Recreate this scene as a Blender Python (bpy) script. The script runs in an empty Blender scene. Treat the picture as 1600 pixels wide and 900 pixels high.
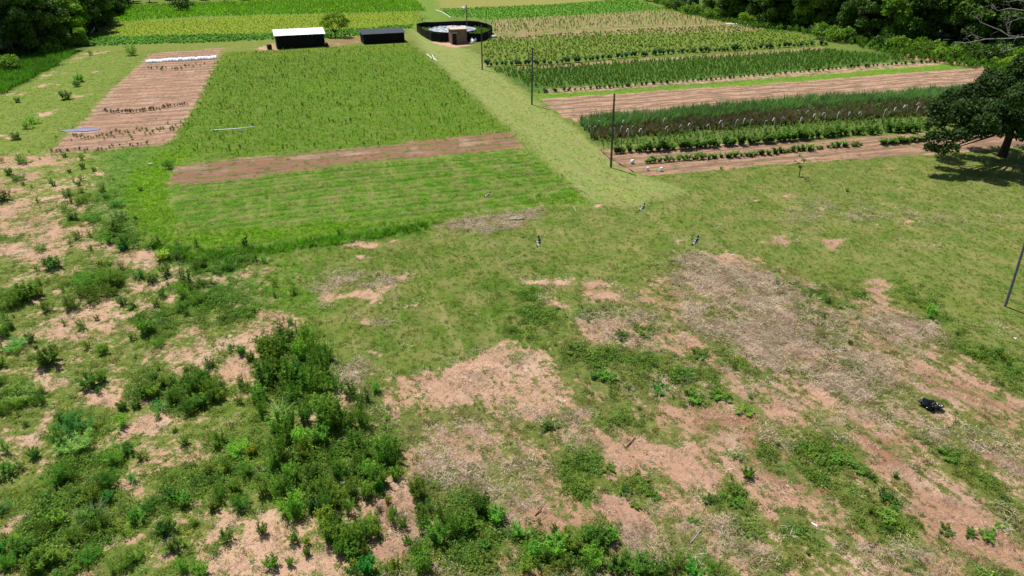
import bpy, bmesh, math, random
import numpy as np
from mathutils import Vector, Matrix
R = math.radians
random.seed(7)
rng = np.random.default_rng(11)
scene = bpy.context.scene
col = scene.collection

# ------------------------------------------------------------------ camera, sky, sun, exposure
F, PITCH, H = 1067.0, R(28.5), 25.0            # focal length in photo pixels, tilt below the horizon, height in metres
cam_d = bpy.data.cameras.new('camera')
cam_d.sensor_width = 36.0
cam_d.lens = F / 1600 * 36.0
cam_d.clip_start = 0.5
cam_d.clip_end = 9000
cam = bpy.data.objects.new('camera', cam_d)
cam.location = (0, 0, H)
cam.rotation_euler = (math.pi / 2 - PITCH, 0, 0)
col.objects.link(cam)
scene.camera = cam

SUN_EL, SUN_AZ = R(65), R(132)                 # the sun stands beyond and to the left; shadows run right and towards the viewer
world = bpy.data.worlds.new('World')
scene.world = world
world.use_nodes = True
wt = world.node_tree
wt.nodes.clear()
wo = wt.nodes.new('ShaderNodeOutputWorld')
wb = wt.nodes.new('ShaderNodeBackground')
ws = wt.nodes.new('ShaderNodeTexSky')
ws.sky_type = 'NISHITA'
ws.sun_disc = False
ws.sun_elevation = SUN_EL
ws.sun_rotation = R(90) - SUN_AZ               # measured from +Y, clockwise
wb.inputs['Strength'].default_value = 0.075
wt.links.new(ws.outputs['Color'], wb.inputs['Color'])
wt.links.new(wb.outputs['Background'], wo.inputs['Surface'])
sd = bpy.data.lights.new('sun', 'SUN')
sd.energy = 4.8
sd.angle = R(0.5)
sd.color = (1.0, 0.955, 0.88)
sun = bpy.data.objects.new('sun', sd)
sun.rotation_euler = Vector((math.cos(SUN_AZ) * math.cos(SUN_EL), math.sin(SUN_AZ) * math.cos(SUN_EL), math.sin(SUN_EL))).to_track_quat('Z', 'Y').to_euler()
sun.location = (-40, 60, 120)
col.objects.link(sun)
scene.view_settings.view_transform = 'Standard'
scene.view_settings.look = 'None'
scene.view_settings.exposure = 0.27
scene.view_settings.gamma = 1.0
scene.cycles.max_bounces = 5
scene.cycles.diffuse_bounces = 2
scene.cycles.transparent_max_bounces = 4

# ------------------------------------------------------------------ small maths helpers
CP, SP = math.cos(PITCH), math.sin(PITCH)


def P(u, v, z=0.0):
    """The point at height z that is seen at photo position (u, v)."""
    x = (u - 800) / F
    y = -(v - 450) / F
    dx, dy, dz = x, CP + y * SP, -SP + y * CP
    t = (z - H) / dz
    return np.array([dx * t, dy * t, z])


def Pd(u, v, Y):
    """The point at depth Y along the ground that is seen at (u, v)."""
    x = (u - 800) / F
    y = -(v - 450) / F
    dx, dy, dz = x, CP + y * SP, -SP + y * CP
    t = Y / dy
    return np.array([dx * t, Y, H + dz * t])


def ppm(x, y, z=0.0):
    return F / (y * CP - (z - H) * SP)


def lin(c):
    c = np.asarray(c, float) / 255
    return np.where(c <= 0.04045, c / 12.92, ((c + 0.055) / 1.055) ** 2.4)


KALB = 1.42


def alb(c):
    return lin(c) / KALB


def hash2(ix, iy, seed):
    h = (ix.astype(np.int64) * 374761393 + iy.astype(np.int64) * 668265263 + seed * 1442695041) & 0xFFFFFFFF
    h = ((h ^ (h >> 13)) * 1274126177) & 0xFFFFFFFF
    return ((h ^ (h >> 16)) & 0xFFFF) / 65535.0


def vnoise(x, y, seed=0):
    ix, iy = np.floor(x), np.floor(y)
    fx, fy = x - ix, y - iy
    fx, fy = fx * fx * (3 - 2 * fx), fy * fy * (3 - 2 * fy)
    a, b = hash2(ix, iy, seed), hash2(ix + 1, iy, seed)
    c, d = hash2(ix, iy + 1, seed), hash2(ix + 1, iy + 1, seed)
    return (a * (1 - fx) + b * fx) * (1 - fy) + (c * (1 - fx) + d * fx) * fy


def fbm(x, y, f, octv=4, seed=0, gain=0.5):
    s = np.zeros_like(x)
    a, t = 1.0, 0.0
    for k in range(octv):
        s += a * vnoise(x * f + 17.3 * k, y * f - 9.1 * k, seed + k)
        t += a
        a *= gain
        f *= 2.03
    return s / t


def sst(a, b, x):
    t = np.clip((x - a) / (b - a), 0, 1)
    return t * t * (3 - 2 * t)


def px_of(x, y, z=0.0):
    D = y * CP - (z - H) * SP
    U = y * SP + (z - H) * CP
    return 800 + F * x / D, 450 - F * U / D


# ------------------------------------------------------------------ layout of the land, traced as outlines on the ground
ROW_A = R(16.5)
RC, RS = math.cos(ROW_A), math.sin(ROW_A)
ROW_SP = 2.5


def world_poly(pts, ox=0, oy=0, k=1.0):
    return np.array([P(ox + a * k, max(oy + b * k, -75))[:2] for a, b in pts])


def sdist(poly, x, y):
    """Signed distance to an outline in metres, positive inside."""
    n = len(poly)
    d2 = np.full(x.shape, 1e18)
    ins = np.zeros(x.shape, bool)
    for i in range(n):
        ax, ay = poly[i]
        bx, by = poly[(i + 1) % n]
        ex, ey = bx - ax, by - ay
        t = np.clip(((x - ax) * ex + (y - ay) * ey) / (ex * ex + ey * ey + 1e-12), 0, 1)
        qx, qy = x - ax - t * ex, y - ay - t * ey
        d2 = np.minimum(d2, qx * qx + qy * qy)
        if ay != by:
            cr = ((ay > y) != (by > y)) & (x < ex * (y - ay) / (by - ay) + ax)
            ins ^= cr
    d = np.sqrt(d2)
    return np.where(ins, d, -d)


def inside(poly, x, y, w):
    """Soft membership 0..1, w = half width of the soft edge (array or number)."""
    out = np.zeros(x.shape)
    m = float(np.max(w)) if np.ndim(w) else w
    lo, hi = poly.min(0) - m, poly.max(0) + m
    s = (x > lo[0]) & (x < hi[0]) & (y > lo[1]) & (y < hi[1])
    if s.any():
        ww = w[s] if np.ndim(w) else w
        out[s] = np.clip(0.5 + sdist(poly, x[s], y[s]) / (2 * ww), 0, 1)
    return out


# colour zones of the plant cover: outline, colour, edge softness factor
ZONES = [
    ([(-600, 60), (100, 85), (235, 80), (225, 95), (130, 190), (75, 240), (190, 240), (120, 300), (-600, 330)], (126, 150, 62), 2.0),
    ([(150, 235), (265, 226), (255, 290), (210, 390), (150, 385), (150, 330)], (96, 138, 45), 2.0),
    # far left fields
    ([(170, 12), (240, 8), (640, -4), (665, -6), (668, 18), (420, 24), (300, 27), (175, 36)], (98, 150, 32), .7),
    ([(170, 34), (420, 24), (655, 18), (672, 30), (655, 40), (640, 45), (560, 46), (420, 54), (250, 58), (110, 62)], (132, 158, 30), .8),
    ([(90, 72), (110, 58), (250, 55), (420, 51), (560, 45), (650, 38), (640, 47), (560, 58), (420, 63), (300, 69), (110, 75)], (98, 144, 52), .8),
    ([(90, 74), (430, 62), (640, 50), (650, 62), (345, 84), (235, 82), (160, 84)], (130, 146, 62), .8),
    # big crop
    ([(345, 84), (640, 68), (690, 105), (785, 195), (800, 207), (540, 232), (280, 250), (262, 240), (262, 226), (305, 165)], (100, 136, 34), .6),
    ([(345, 82), (640, 66), (660, 78), (345, 93)], (116, 138, 44), .6),
    # bright field corner and rows
    ([(300, 225), (250, 232), (212, 262), (190, 300), (200, 340), (240, 378), (330, 388), (430, 381), (650, 350), (830, 325), (930, 321), (905, 300), (820, 232), (560, 255), (300, 290)], (106, 150, 32), 1.2),
    ([(262, 290), (815, 235), (890, 290), (905, 300), (860, 318), (640, 345), (280, 362)], (98, 146, 32), .8),
    # dark rank grass along the lower edge of that field
    ([(230, 380), (330, 388), (430, 380), (560, 362), (660, 346), (700, 345), (640, 372), (560, 384), (430, 400), (300, 412), (210, 402)], (82, 128, 32), 1.0),
    # mown lane
    ([(640, 46), (690, 58), (745, 85), (770, 108), (850, 165), (905, 205), (940, 235), (990, 272), (1080, 300), (1010, 330), (930, 322), (905, 300), (840, 240), (785, 190), (690, 105), (660, 75)], (154, 170, 96), .8),
    ([(650, -3), (690, -3), (700, 25), (690, 45), (655, 48)], (118, 152, 56), 1.0),
    # right fields
    ([(680, -6), (1010, -6), (850, 8), (690, 15)], (156, 158, 82), .6),
    ([(690, 14), (850, 8), (990, -1), (1040, 14), (880, 25), (765, 30), (700, 26)], (94, 148, 40), .6),
    ([(765, 31), (1040, 16), (1130, 33), (1180, 36), (960, 42), (820, 53), (770, 53)], (142, 152, 76), .6),
    ([(768, 56), (960, 43), (1130, 36), (1215, 46), (1300, 71), (1100, 83), (760, 101), (755, 70)], (116, 140, 54), .6),
    ([(768, 106), (1285, 75), (1480, 96), (1400, 106), (1100, 131), (960, 141), (835, 146)], (78, 122, 44), .6),
    ([(835, 146), (960, 142), (1100, 132), (1500, 97), (1525, 106), (1200, 132), (842, 155)], (112, 158, 40), .6),
    ([(860, 158), (1200, 133), (1540, 110), (1542, 114), (1200, 139), (870, 163)], (132, 152, 56), .5),
    ([(905, 192), (1520, 140), (1540, 160), (1460, 185), (1440, 208), (930, 228)], (92, 122, 52), .6),
    ([(930, 228), (1440, 208), (1450, 214), (960, 240)], (126, 140, 70), .6),
    # green verge in front of the woods
    ([(-200, 150), (0, 148), (30, 132), (85, 105), (110, 82), (160, 68), (185, 40), (150, 20), (-200, 20)], (66, 98, 36), 1.0),
    ([(1180, 44), (1290, 58), (1400, 90), (1540, 110), (1700, 150), (1700, 20), (1000, -6), (1040, 10)], (82, 116, 44), 1.0),
    ([(1125, 22), (1190, 36), (1250, 40), (1310, 50), (1430, 62), (1580, 80), (1800, 100), (2600, 120), (2600, -60), (1150, -60)], (62, 76, 38), 1.0),
    # the meadow right and centre
    ([(640, 400), (830, 330), (1000, 320), (1080, 300), (1450, 245), (1700, 215), (1700, 560), (1560, 560), (1420, 470), (1300, 420), (1100, 390), (960, 440), (820, 440), (700, 440)], (118, 138, 62), 2.0),
    ([(500, 395), (700, 380), (900, 400), (900, 440), (820, 480), (880, 560), (760, 560), (640, 600), (560, 560), (600, 480), (500, 440)], (104, 130, 48), 1.5),
    ([(440, 400), (520, 395), (500, 500), (420, 500), (370, 480)], (98, 136, 36), 1.5),
    ([(270, 400), (380, 395), (420, 480), (300, 490), (240, 440)], (88, 128, 40), 1.5),
]
# lush low weeds: (origin x, origin y) of the quarter they were traced in, outlines there at 1/4 scale
LUSH = {
    (800, 450): [[(220, 370), (400, 340), (700, 400), (1000, 420), (1200, 520), (1380, 650), (1300, 720), (1100, 730), (980, 680), (850, 600), (700, 650), (600, 620), (420, 530), (300, 470)],
                 [(1280, 470), (1400, 400), (1560, 520), (1560, 590), (1450, 560)], [(560, 600), (740, 700), (850, 750), (850, 880), (600, 880), (560, 700)],
                 [(180, 850), (280, 830), (300, 900), (180, 900)], [(1400, 720), (1560, 680), (1600, 720), (1500, 810)], [(1140, 380), (1220, 380), (1200, 440), (1140, 430)],
                 [(780, 260), (870, 250), (860, 300), (790, 310)], [(0, 0), (180, 30), (300, 230), (140, 330), (0, 280)], [(420, 130), (690, 150), (690, 190), (440, 190)]],
    (1200, 450): [[(390, 450), (540, 440), (560, 530), (420, 520)], [(170, 130), (260, 130), (420, 240), (420, 290), (350, 390), (260, 280)],
                  [(1000, 330), (1200, 330), (1350, 330), (1500, 420), (1600, 500), (1600, 700), (1500, 660), (1350, 480), (1180, 420)], [(0, 560), (60, 580), (40, 620)],
                  [(780, 0), (900, 0), (1100, 180), (1300, 300), (1200, 340), (1000, 150)], [(120, 0), (560, 0), (580, 60), (400, 100), (200, 50)]],
    (1200, 675): [[(0, 100), (180, 20), (400, 60), (520, 200), (620, 300), (480, 260), (560, 320), (300, 340), (380, 420), (220, 330), (0, 260)],
                  [(280, 330), (450, 300), (650, 360), (800, 440), (820, 580), (720, 560), (600, 480), (480, 480)], [(520, 560), (780, 600), (900, 560), (1000, 680), (800, 700), (560, 640)],
                  [(950, 70), (1100, 120), (1200, 180), (1330, 250), (1560, 350), (1600, 470), (1480, 540), (1400, 440), (1280, 330), (1150, 210)], [(100, 520), (260, 600), (420, 700), (300, 760), (120, 640)],
                  [(0, 820), (180, 830), (120, 900), (0, 900)], [(1500, 820), (1600, 900), (1350, 900)]],
    (800, 675): [[(290, 170), (380, 130), (560, 130), (640, 200), (600, 280), (700, 260), (880, 340), (880, 410), (650, 410), (520, 480), (600, 540), (700, 600), (680, 690), (500, 650), (440, 520), (300, 380), (270, 250)],
                 [(1180, 390), (1400, 310), (1450, 420), (1430, 470), (1270, 490)], [(1340, 580), (1500, 550), (1560, 620), (1400, 700), (1320, 640)],
                 [(0, 460), (60, 560), (200, 640), (260, 600), (460, 580), (640, 560), (700, 650), (620, 700), (700, 780), (800, 740), (900, 800), (1080, 740), (1300, 860), (1400, 900), (0, 900)]],
    (400, 675): [[(1010, 640), (1050, 480), (1160, 440), (1400, 500), (1600, 560), (1600, 900), (1000, 900), (940, 840)], [(940, 300), (1160, 290), (1440, 330), (1500, 500), (1100, 480), (1000, 420)],
                 [(660, 830), (800, 810), (960, 830), (960, 900), (640, 900)], [(0, 0), (860, 20), (900, 250), (780, 380), (560, 420), (300, 460), (0, 420)], [(400, 520), (560, 540), (720, 640), (700, 770), (560, 800), (420, 690)]],
    (0, 675): [[(0, 440), (200, 330), (560, 300), (760, 420), (820, 560), (700, 720), (480, 890), (0, 900)], [(260, 160), (700, 60), (760, 300), (300, 330)], [(1060, 250), (1400, 180), (1600, 200), (1600, 480), (1440, 430), (1160, 440)],
               [(1320, 0), (1600, 0), (1600, 200), (1400, 150)], [(800, 440), (1040, 400), (1060, 480), (860, 580)]],
    (0, 450): [[(840, 520), (1000, 520), (1040, 640), (900, 690), (840, 640)], [(1040, 560), (1400, 540), (1420, 640), (1320, 780), (1040, 780)], [(0, 600), (200, 600), (220, 720), (0, 740)], [(380, 800), (560, 800), (600, 900), (360, 900)],
               [(0, 0), (240, 20), (170, 100), (0, 120)], [(1100, 0), (1600, 0), (1600, 180), (1300, 260), (1130, 130)], [(860, 170), (1060, 120), (1100, 260), (960, 330)]],
    (400, 450): [[(20, 380), (180, 290), (360, 300), (500, 420), (520, 620), (400, 760), (160, 790), (0, 600)], [(400, 760), (560, 740), (720, 800), (720, 900), (380, 900)], [(0, 640), (100, 640), (100, 900), (0, 900)], [(640, 640), (740, 640), (800, 800), (700, 840)]],
    (0, 225): [[(360, 850), (600, 790), (640, 700), (800, 780), (840, 900), (360, 900)], [(560, 520), (820, 480), (1020, 600), (860, 650), (640, 600)], [(440, 400), (540, 460), (500, 500), (440, 480)], [(0, 560), (170, 540), (170, 590), (0, 620)],
               [(960, 640), (1200, 700), (1600, 640), (1600, 780), (1300, 800), (1050, 760)], [(480, 330), (760, 280), (760, 400), (520, 390)]],
}
# bare earth
SOIL = {
    (0, 225): [[(0, 280), (100, 270), (60, 310), (0, 310)], [(100, 180), (310, 150), (200, 200)], [(310, 260), (390, 255), (380, 290), (320, 290)], [(0, 370), (130, 340), (220, 330), (180, 390), (60, 440), (0, 440)],
               [(220, 330), (420, 310), (450, 350), (300, 365)], [(470, 370), (540, 400), (480, 415)], [(50, 500), (180, 480), (330, 430), (350, 520), (460, 540), (340, 600), (180, 560)], [(0, 620), (180, 590), (180, 650), (60, 690), (0, 700)],
               [(180, 570), (340, 600), (330, 640), (200, 650)], [(500, 540), (580, 510), (560, 560)], [(590, 610), (700, 650), (560, 660), (450, 640)], [(740, 650), (900, 670), (1020, 740), (960, 760), (740, 780)],
               [(830, 840), (1020, 850), (1000, 900), (860, 890)], [(160, 700), (400, 690), (380, 720), (200, 740)], [(600, 180), (660, 150), (650, 200)]],
    (0, 450): [[(170, 80), (240, 70), (230, 120)], [(300, 30), (430, 10), (350, 70)], [(180, 300), (300, 240), (480, 120), (640, 40), (690, 60), (640, 130), (480, 220), (460, 300), (350, 330), (230, 370)], [(560, 180), (680, 160), (660, 210), (570, 215)],
               [(640, 250), (750, 230), (720, 290), (670, 290)], [(0, 290), (60, 320), (20, 420), (0, 430)], [(740, 160), (860, 120), (960, 110), (960, 150), (760, 190)], [(990, 80), (1060, 30), (1110, 40), (1050, 100)],
               [(180, 520), (330, 500), (320, 650), (270, 650), (190, 570)], [(700, 470), (760, 440), (760, 510)], [(590, 660), (740, 650), (740, 700), (530, 740)], [(840, 700), (950, 700), (920, 740)],
               [(1360, 540), (1440, 430), (1560, 340), (1600, 340), (1590, 480), (1560, 590), (1440, 590)], [(1210, 330), (1260, 330), (1250, 410), (1220, 390)], [(1430, 110), (1550, 100), (1500, 150)],
               [(840, 800), (1000, 780), (1130, 820), (1020, 880), (850, 890)], [(270, 770), (350, 740), (310, 880), (240, 900), (220, 860)], [(0, 880), (60, 870), (40, 900)]],
    (400, 450): [[(390, 30), (560, 0), (860, 0), (840, 30), (830, 70), (820, 100), (770, 130), (760, 170), (700, 180), (640, 110), (470, 115), (390, 80)], [(0, 260), (200, 200), (200, 240), (100, 340), (0, 340)], [(920, 110), (1000, 100), (980, 145), (940, 150)],
                 [(610, 200), (720, 210), (770, 250), (640, 240)], [(680, 380), (790, 430), (780, 450), (700, 420)],
                 [(780, 690), (960, 620), (1000, 560), (1260, 480), (1400, 400), (1500, 340), (1600, 300), (1600, 480), (1560, 560), (1600, 640), (1600, 680), (1500, 750), (1360, 720), (1150, 730), (1050, 700), (900, 760), (830, 840), (780, 780)],
                 [(500, 660), (560, 650), (620, 760), (500, 720)], [(330, 760), (380, 750), (390, 870), (340, 880)], [(770, 570), (830, 560), (840, 580)], [(690, 520), (750, 520), (740, 550), (690, 550)]],
    (800, 450): [[(180, 40), (260, 10), (290, 80), (390, 130), (380, 160), (190, 120)], [(410, 10), (560, 0), (720, 20), (690, 70), (510, 90), (420, 50)], [(430, 210), (640, 220), (660, 280), (570, 290), (450, 240)],
                 [(740, 340), (900, 310), (980, 280), (1150, 310), (1160, 380), (1050, 410), (900, 340), (760, 360)], [(0, 430), (120, 410), (100, 470), (150, 590), (270, 580), (320, 680), (300, 800), (160, 820), (0, 800)],
                 [(650, 560), (720, 580), (830, 720), (760, 700)], [(930, 560), (990, 540), (980, 600)], [(1050, 720), (1130, 740), (1160, 780), (1290, 760), (1420, 740), (1530, 840), (1450, 900), (1180, 900), (1090, 830)],
                 [(1280, 510), (1360, 540), (1460, 640), (1400, 620)], [(1400, 340), (1540, 340), (1540, 420), (1480, 410)], [(1240, 240), (1360, 230), (1380, 260)]],
    (1200, 450): [[(600, 0), (740, 0), (760, 60), (740, 110), (700, 130), (620, 60)], [(140, 390), (350, 380), (370, 440), (200, 430)],
                  [(900, 480), (950, 480), (1060, 560), (1170, 650), (1280, 700), (1400, 720), (1300, 630), (1160, 600), (1140, 560), (1260, 530), (1290, 570), (1430, 640), (1400, 690), (1540, 700), (1600, 740), (1600, 760), (1400, 740), (1200, 730), (1100, 680), (920, 640)],
                  [(230, 570), (360, 590), (380, 680), (330, 700), (250, 640)], [(440, 780), (620, 740), (620, 800), (520, 830)], [(0, 540), (130, 600), (240, 700), (150, 740), (0, 620)], [(1070, 250), (1150, 230), (1140, 260)],
                  [(940, 720), (1100, 760), (1200, 850), (1130, 890), (1050, 830)], [(560, 840), (700, 850), (600, 890)], [(0, 700), (120, 720), (100, 800), (0, 760)]],
    (0, 675): [[(20, 40), (240, 50), (230, 90), (90, 70)], [(30, 580), (100, 500), (190, 510), (120, 620), (40, 640)], [(730, 380), (760, 300), (830, 310), (800, 360)], [(780, 380), (900, 350), (870, 390)], [(700, 720), (880, 580), (930, 590), (820, 680)],
               [(470, 890), (580, 840), (660, 850), (600, 900)], [(880, 780), (980, 730), (1080, 780), (1040, 860), (900, 830)], [(1080, 590), (1140, 580), (1120, 620)], [(1150, 460), (1260, 440), (1230, 500)],
               [(1340, 560), (1440, 500), (1520, 560), (1530, 620), (1600, 600), (1600, 900), (1220, 900), (1320, 790), (1480, 720), (1460, 620)], [(920, 530), (1000, 520), (990, 570)]],
    (400, 675): [[(0, 470), (60, 460), (180, 580), (210, 700), (300, 640), (420, 700), (560, 800), (700, 770), (700, 640), (780, 660), (760, 500), (640, 540), (560, 540), (620, 500), (740, 460), (830, 470), (820, 380), (920, 330), (1040, 440), (1010, 480), (1010, 640), (980, 760), (940, 830), (660, 820), (640, 900), (0, 900)],
                 [(860, 20), (940, 20), (930, 80), (880, 80)], [(410, 290), (490, 270), (490, 310)], [(500, 320), (560, 310), (530, 380)], [(800, 290), (850, 270), (850, 320)], [(1080, 500), (1160, 480), (1100, 520)], [(1360, 540), (1400, 530), (1380, 570)],
                 [(340, 400), (400, 400), (390, 440)], [(550, 200), (590, 210), (570, 250)], [(1100, 20), (1190, 30), (1180, 60)]],
    (800, 675): [[(540, 130), (620, 30), (700, 0), (860, 20), (900, 90), (1080, 130), (1130, 60), (1250, 60), (1200, 0), (1350, 0), (1520, 120), (1500, 150), (1420, 70), (1400, 160), (1450, 200), (1600, 260), (1600, 330), (1490, 340), (1500, 400), (1420, 380), (1340, 290), (1270, 330), (1300, 400), (1200, 360), (1130, 330), (1180, 420), (1060, 400), (980, 350), (900, 210), (730, 250), (640, 260)],
                 [(860, 300), (920, 300), (980, 380), (1060, 420), (1160, 450), (1250, 520), (1350, 530), (1300, 640), (1150, 560), (1060, 500), (1000, 470), (920, 420)], [(540, 460), (620, 420), (700, 460), (820, 540), (890, 550), (830, 610), (740, 640), (700, 570), (600, 540)],
                 [(210, 640), (150, 570), (50, 530), (60, 500), (250, 440), (440, 480), (420, 520), (260, 570), (240, 600)], [(1180, 760), (1290, 780), (1350, 860), (1240, 810)], [(1100, 790), (1160, 800), (1130, 830)], [(1520, 700), (1600, 740), (1600, 820), (1500, 760)], [(640, 690), (690, 690), (680, 740), (650, 740)]],
    (1200, 675): [[(540, 80), (640, 30), (800, 120), (820, 170), (900, 220), (1060, 290), (1090, 350), (1240, 390), (1440, 500), (1480, 580), (1600, 720), (1600, 900), (1440, 860), (1300, 760), (1200, 680), (1060, 650), (980, 560), (920, 470), (960, 440), (900, 330), (770, 220), (720, 260), (660, 200)],
                  [(0, 280), (100, 300), (190, 370), (300, 450), (410, 490), (400, 520), (280, 520), (180, 440), (80, 500), (0, 450)], [(810, 520), (860, 430), (900, 520), (850, 540)], [(250, 550), (330, 590), (290, 620)], [(0, 600), (80, 640), (120, 720), (20, 690)],
                  [(600, 390), (670, 390), (640, 420)], [(640, 0), (790, 0), (780, 60)], [(1340, 140), (1460, 150), (1500, 210), (1560, 240), (1400, 200)], [(60, 760), (200, 800), (230, 880), (100, 800)], [(380, 90), (450, 90), (400, 110)]],
    (800, 225): [[(1000, 600), (1100, 590), (1080, 640), (1040, 690)], [(1190, 590), (1280, 630), (1260, 660)], [(1230, 690), (1350, 680), (1450, 740), (1500, 800), (1440, 820), (1330, 760)], [(430, 850), (560, 840), (640, 880), (600, 900), (440, 900)],
                 [(0, 820), (100, 830), (300, 830), (400, 820), (350, 900), (40, 900)], [(290, 540), (350, 540), (320, 555)], [(360, 260), (410, 260), (480, 310), (440, 320)], [(1430, 365), (1540, 335), (1550, 350), (1460, 375)], [(500, 380), (590, 360), (620, 390), (520, 410)],
                 [(1540, 620), (1600, 550), (1600, 620)]],
    (1200, 225): [[(560, 890), (660, 840), (720, 860), (740, 900)], [(800, 490), (840, 460), (930, 475), (880, 500)], [(640, 490), (760, 490), (680, 505)], [(360, 560), (520, 600), (470, 650), (390, 650)], [(0, 560), (100, 560), (150, 600), (90, 640), (0, 610)],
                  [(320, 520), (370, 510), (340, 540)], [(780, 580), (1000, 610), (1100, 660), (1040, 660), (980, 620), (820, 600)], [(750, 620), (830, 635), (780, 640)], [(250, 390), (310, 380), (300, 410)], [(830, 350), (870, 360), (840, 375)], [(340, 350), (400, 340), (360, 380)],
                  [(60, 310), (210, 315), (180, 330), (90, 330)], [(1400, 120), (1590, 130), (1500, 160)], [(800, 250), (840, 260), (820, 290)]],
    (400, 225): [[(520, 645), (640, 615), (780, 620), (740, 655), (640, 665)], [(820, 625), (910, 600), (870, 630)], [(620, 720), (690, 710), (720, 730), (650, 740)], [(750, 730), (800, 725), (810, 745)], [(220, 800), (260, 800), (320, 900), (280, 900)],
                 [(850, 830), (970, 815), (920, 890), (870, 870)], [(800, 860), (860, 870), (840, 900), (790, 895)]],
    (0, 0): [[(260, 470), (380, 450), (300, 490)], [(440, 370), (560, 350), (470, 390)], [(200, 550), (340, 515), (330, 535)], [(0, 590), (130, 570), (150, 590), (20, 600)], [(300, 590), (430, 570), (420, 600)], [(470, 600), (560, 590), (500, 615)],
             [(200, 700), (340, 690), (330, 730), (220, 740)], [(0, 840), (60, 830), (60, 870), (0, 880)], [(540, 440), (660, 435), (600, 455)], [(520, 330), (700, 318), (700, 328), (520, 345)]],
    (400, 0): [[(0, 300), (90, 285), (130, 310), (0, 315)], [(430, 245), (560, 235), (640, 225), (640, 240), (450, 295)], [(1110, 262), (1215, 245), (1340, 275), (1200, 290)], [(1265, 375), (1320, 368), (1330, 385)]],
}
# tilled ground: outline, soil amount, redness, row strength
TILLED = [
    ([(280, 256), (420, 244), (600, 228), (785, 205), (802, 206), (818, 230), (640, 252), (500, 267), (290, 290), (264, 288), (266, 266)], .64, .8, .35),
    ([(235, 84), (347, 74), (342, 92), (305, 165), (275, 210), (262, 226), (75, 240), (130, 190), (175, 140), (225, 95)], .84, .34, .36),
    ([(845, 155), (1200, 131), (1545, 104), (1555, 125), (1500, 139), (905, 189), (880, 182)], .80, .24, .42),
    ([(935, 235), (1150, 225), (1450, 208), (1620, 190), (1620, 226), (1450, 241), (1180, 260), (1010, 277), (965, 264)], .80, .42, .40),
    ([(262, 290), (815, 235), (890, 290), (905, 300), (860, 318), (640, 345), (280, 362)], .12, .8, .55),
    ([(768, 56), (960, 43), (1130, 36), (1200, 44), (1180, 50), (960, 54), (768, 64)], .52, .35, .2),
    ([(765, 31), (1040, 16), (1130, 33), (1180, 36), (960, 42), (820, 53), (770, 53)], .45, .3, .3),
    ([(800, 104), (1290, 74), (1290, 79), (800, 110)], .62, .45, .0),
    ([(840, 138), (960, 132), (1100, 122), (1400, 97), (1470, 96), (1475, 103), (1100, 131), (960, 142), (845, 148)], .52, .15, .0),
    ([(1400, 82), (1440, 86), (1540, 104), (1480, 100), (1410, 92)], .65, .25, .0),
    ([(425, 60), (520, 60), (650, 50), (655, 56), (560, 66), (430, 72)], .34, .6, .0),
    ([(677, 65.5), (690, 66.5), (705, 64), (706, 69), (735, 68.5), (736, 71.5), (712, 73.5), (694, 70.5)], .95, .0, .0),
    ([(506, 66), (560, 58), (600, 56), (604, 59), (560, 66), (512, 74)], .6, .8, .0),
    ([(418, 68), (434, 66), (438, 78), (416, 79)], .7, .4, .0),
    ([(100, 62), (420, 51), (560, 45), (560, 50), (420, 55), (105, 66)], .10, .3, .0),
]
DRY = [  # cut straw lying on the ground
    ([(1050, 400), (1150, 400), (1250, 450), (1330, 500), (1400, 560), (1440, 600), (1350, 640), (1250, 600), (1150, 560), (1080, 520), (1050, 460)], .78),
    ([(1310, 485), (1460, 500), (1470, 545), (1330, 520)], .7), ([(640, 665), (760, 640), (830, 700), (870, 800), (800, 830), (740, 780), (650, 740)], .62), ([(1320, 630), (1480, 640), (1600, 680), (1600, 730), (1450, 700), (1330, 670)], .5),
    ([(930, 810), (1130, 800), (1200, 880), (1000, 900)], .5), ([(490, 425), (640, 435), (620, 455), (500, 460)], .62), ([(680, 352), (790, 330), (850, 328), (850, 352), (790, 366), (690, 372)], .62), ([(520, 560), (575, 560), (570, 610), (530, 610)], .6),
    ([(1250, 305), (1440, 320), (1560, 340), (1550, 360), (1350, 350), (1210, 345)], .36), ([(870, 470), (1000, 500), (1060, 560), (960, 540), (880, 500)], .45), ([(1060, 560), (1200, 590), (1300, 660), (1160, 640)], .35), ([(560, 500), (620, 500), (600, 520)], .5),
    ([(900, 210), (1000, 290), (960, 290), (880, 220)], .25), ([(158, 18), (185, 8), (172, 30)], .7),
]
REDS = [([(1060, 620), (1190, 640), (1320, 790), (1240, 790), (1080, 680)], .75), ([(1330, 670), (1420, 690), (1460, 790), (1340, 720)], .8), ([(1420, 570), (1580, 620), (1600, 680), (1430, 640)], .7), ([(1520, 770), (1580, 800), (1570, 820), (1500, 790)], .9),
        ([(1340, 430), (1400, 440), (1390, 490), (1345, 480)], .55), ([(900, 435), (950, 440), (945, 465), (900, 460)], .6), ([(1190, 355), (1340, 365), (1330, 395), (1195, 385)], .55), ([(505, 560), (580, 640), (540, 650), (500, 600)], .3)]
ROUGH = world_poly([(-900, 250), (150, 240), (215, 330), (260, 395), (430, 405), (490, 500), (560, 600), (640, 650), (700, 720), (860, 780), (980, 820), (1160, 920), (1200, 1200), (-900, 1200)])
LOWER = world_poly([(560, 600), (760, 560), (880, 520), (1050, 400), (1180, 400), (1420, 480), (1560, 570), (2200, 620), (2200, 1200), (600, 1200)])
MOWN = world_poly([(640, 46), (745, 80), (850, 165), (940, 235), (1000, 272), (1450, 242), (2200, 200), (2200, 640), (1560, 560), (1420, 470), (1200, 400), (1050, 400), (880, 520), (760, 560), (640, 600), (560, 580), (490, 500), (440, 400), (650, 352), (830, 325), (905, 300), (785, 190)])

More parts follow.
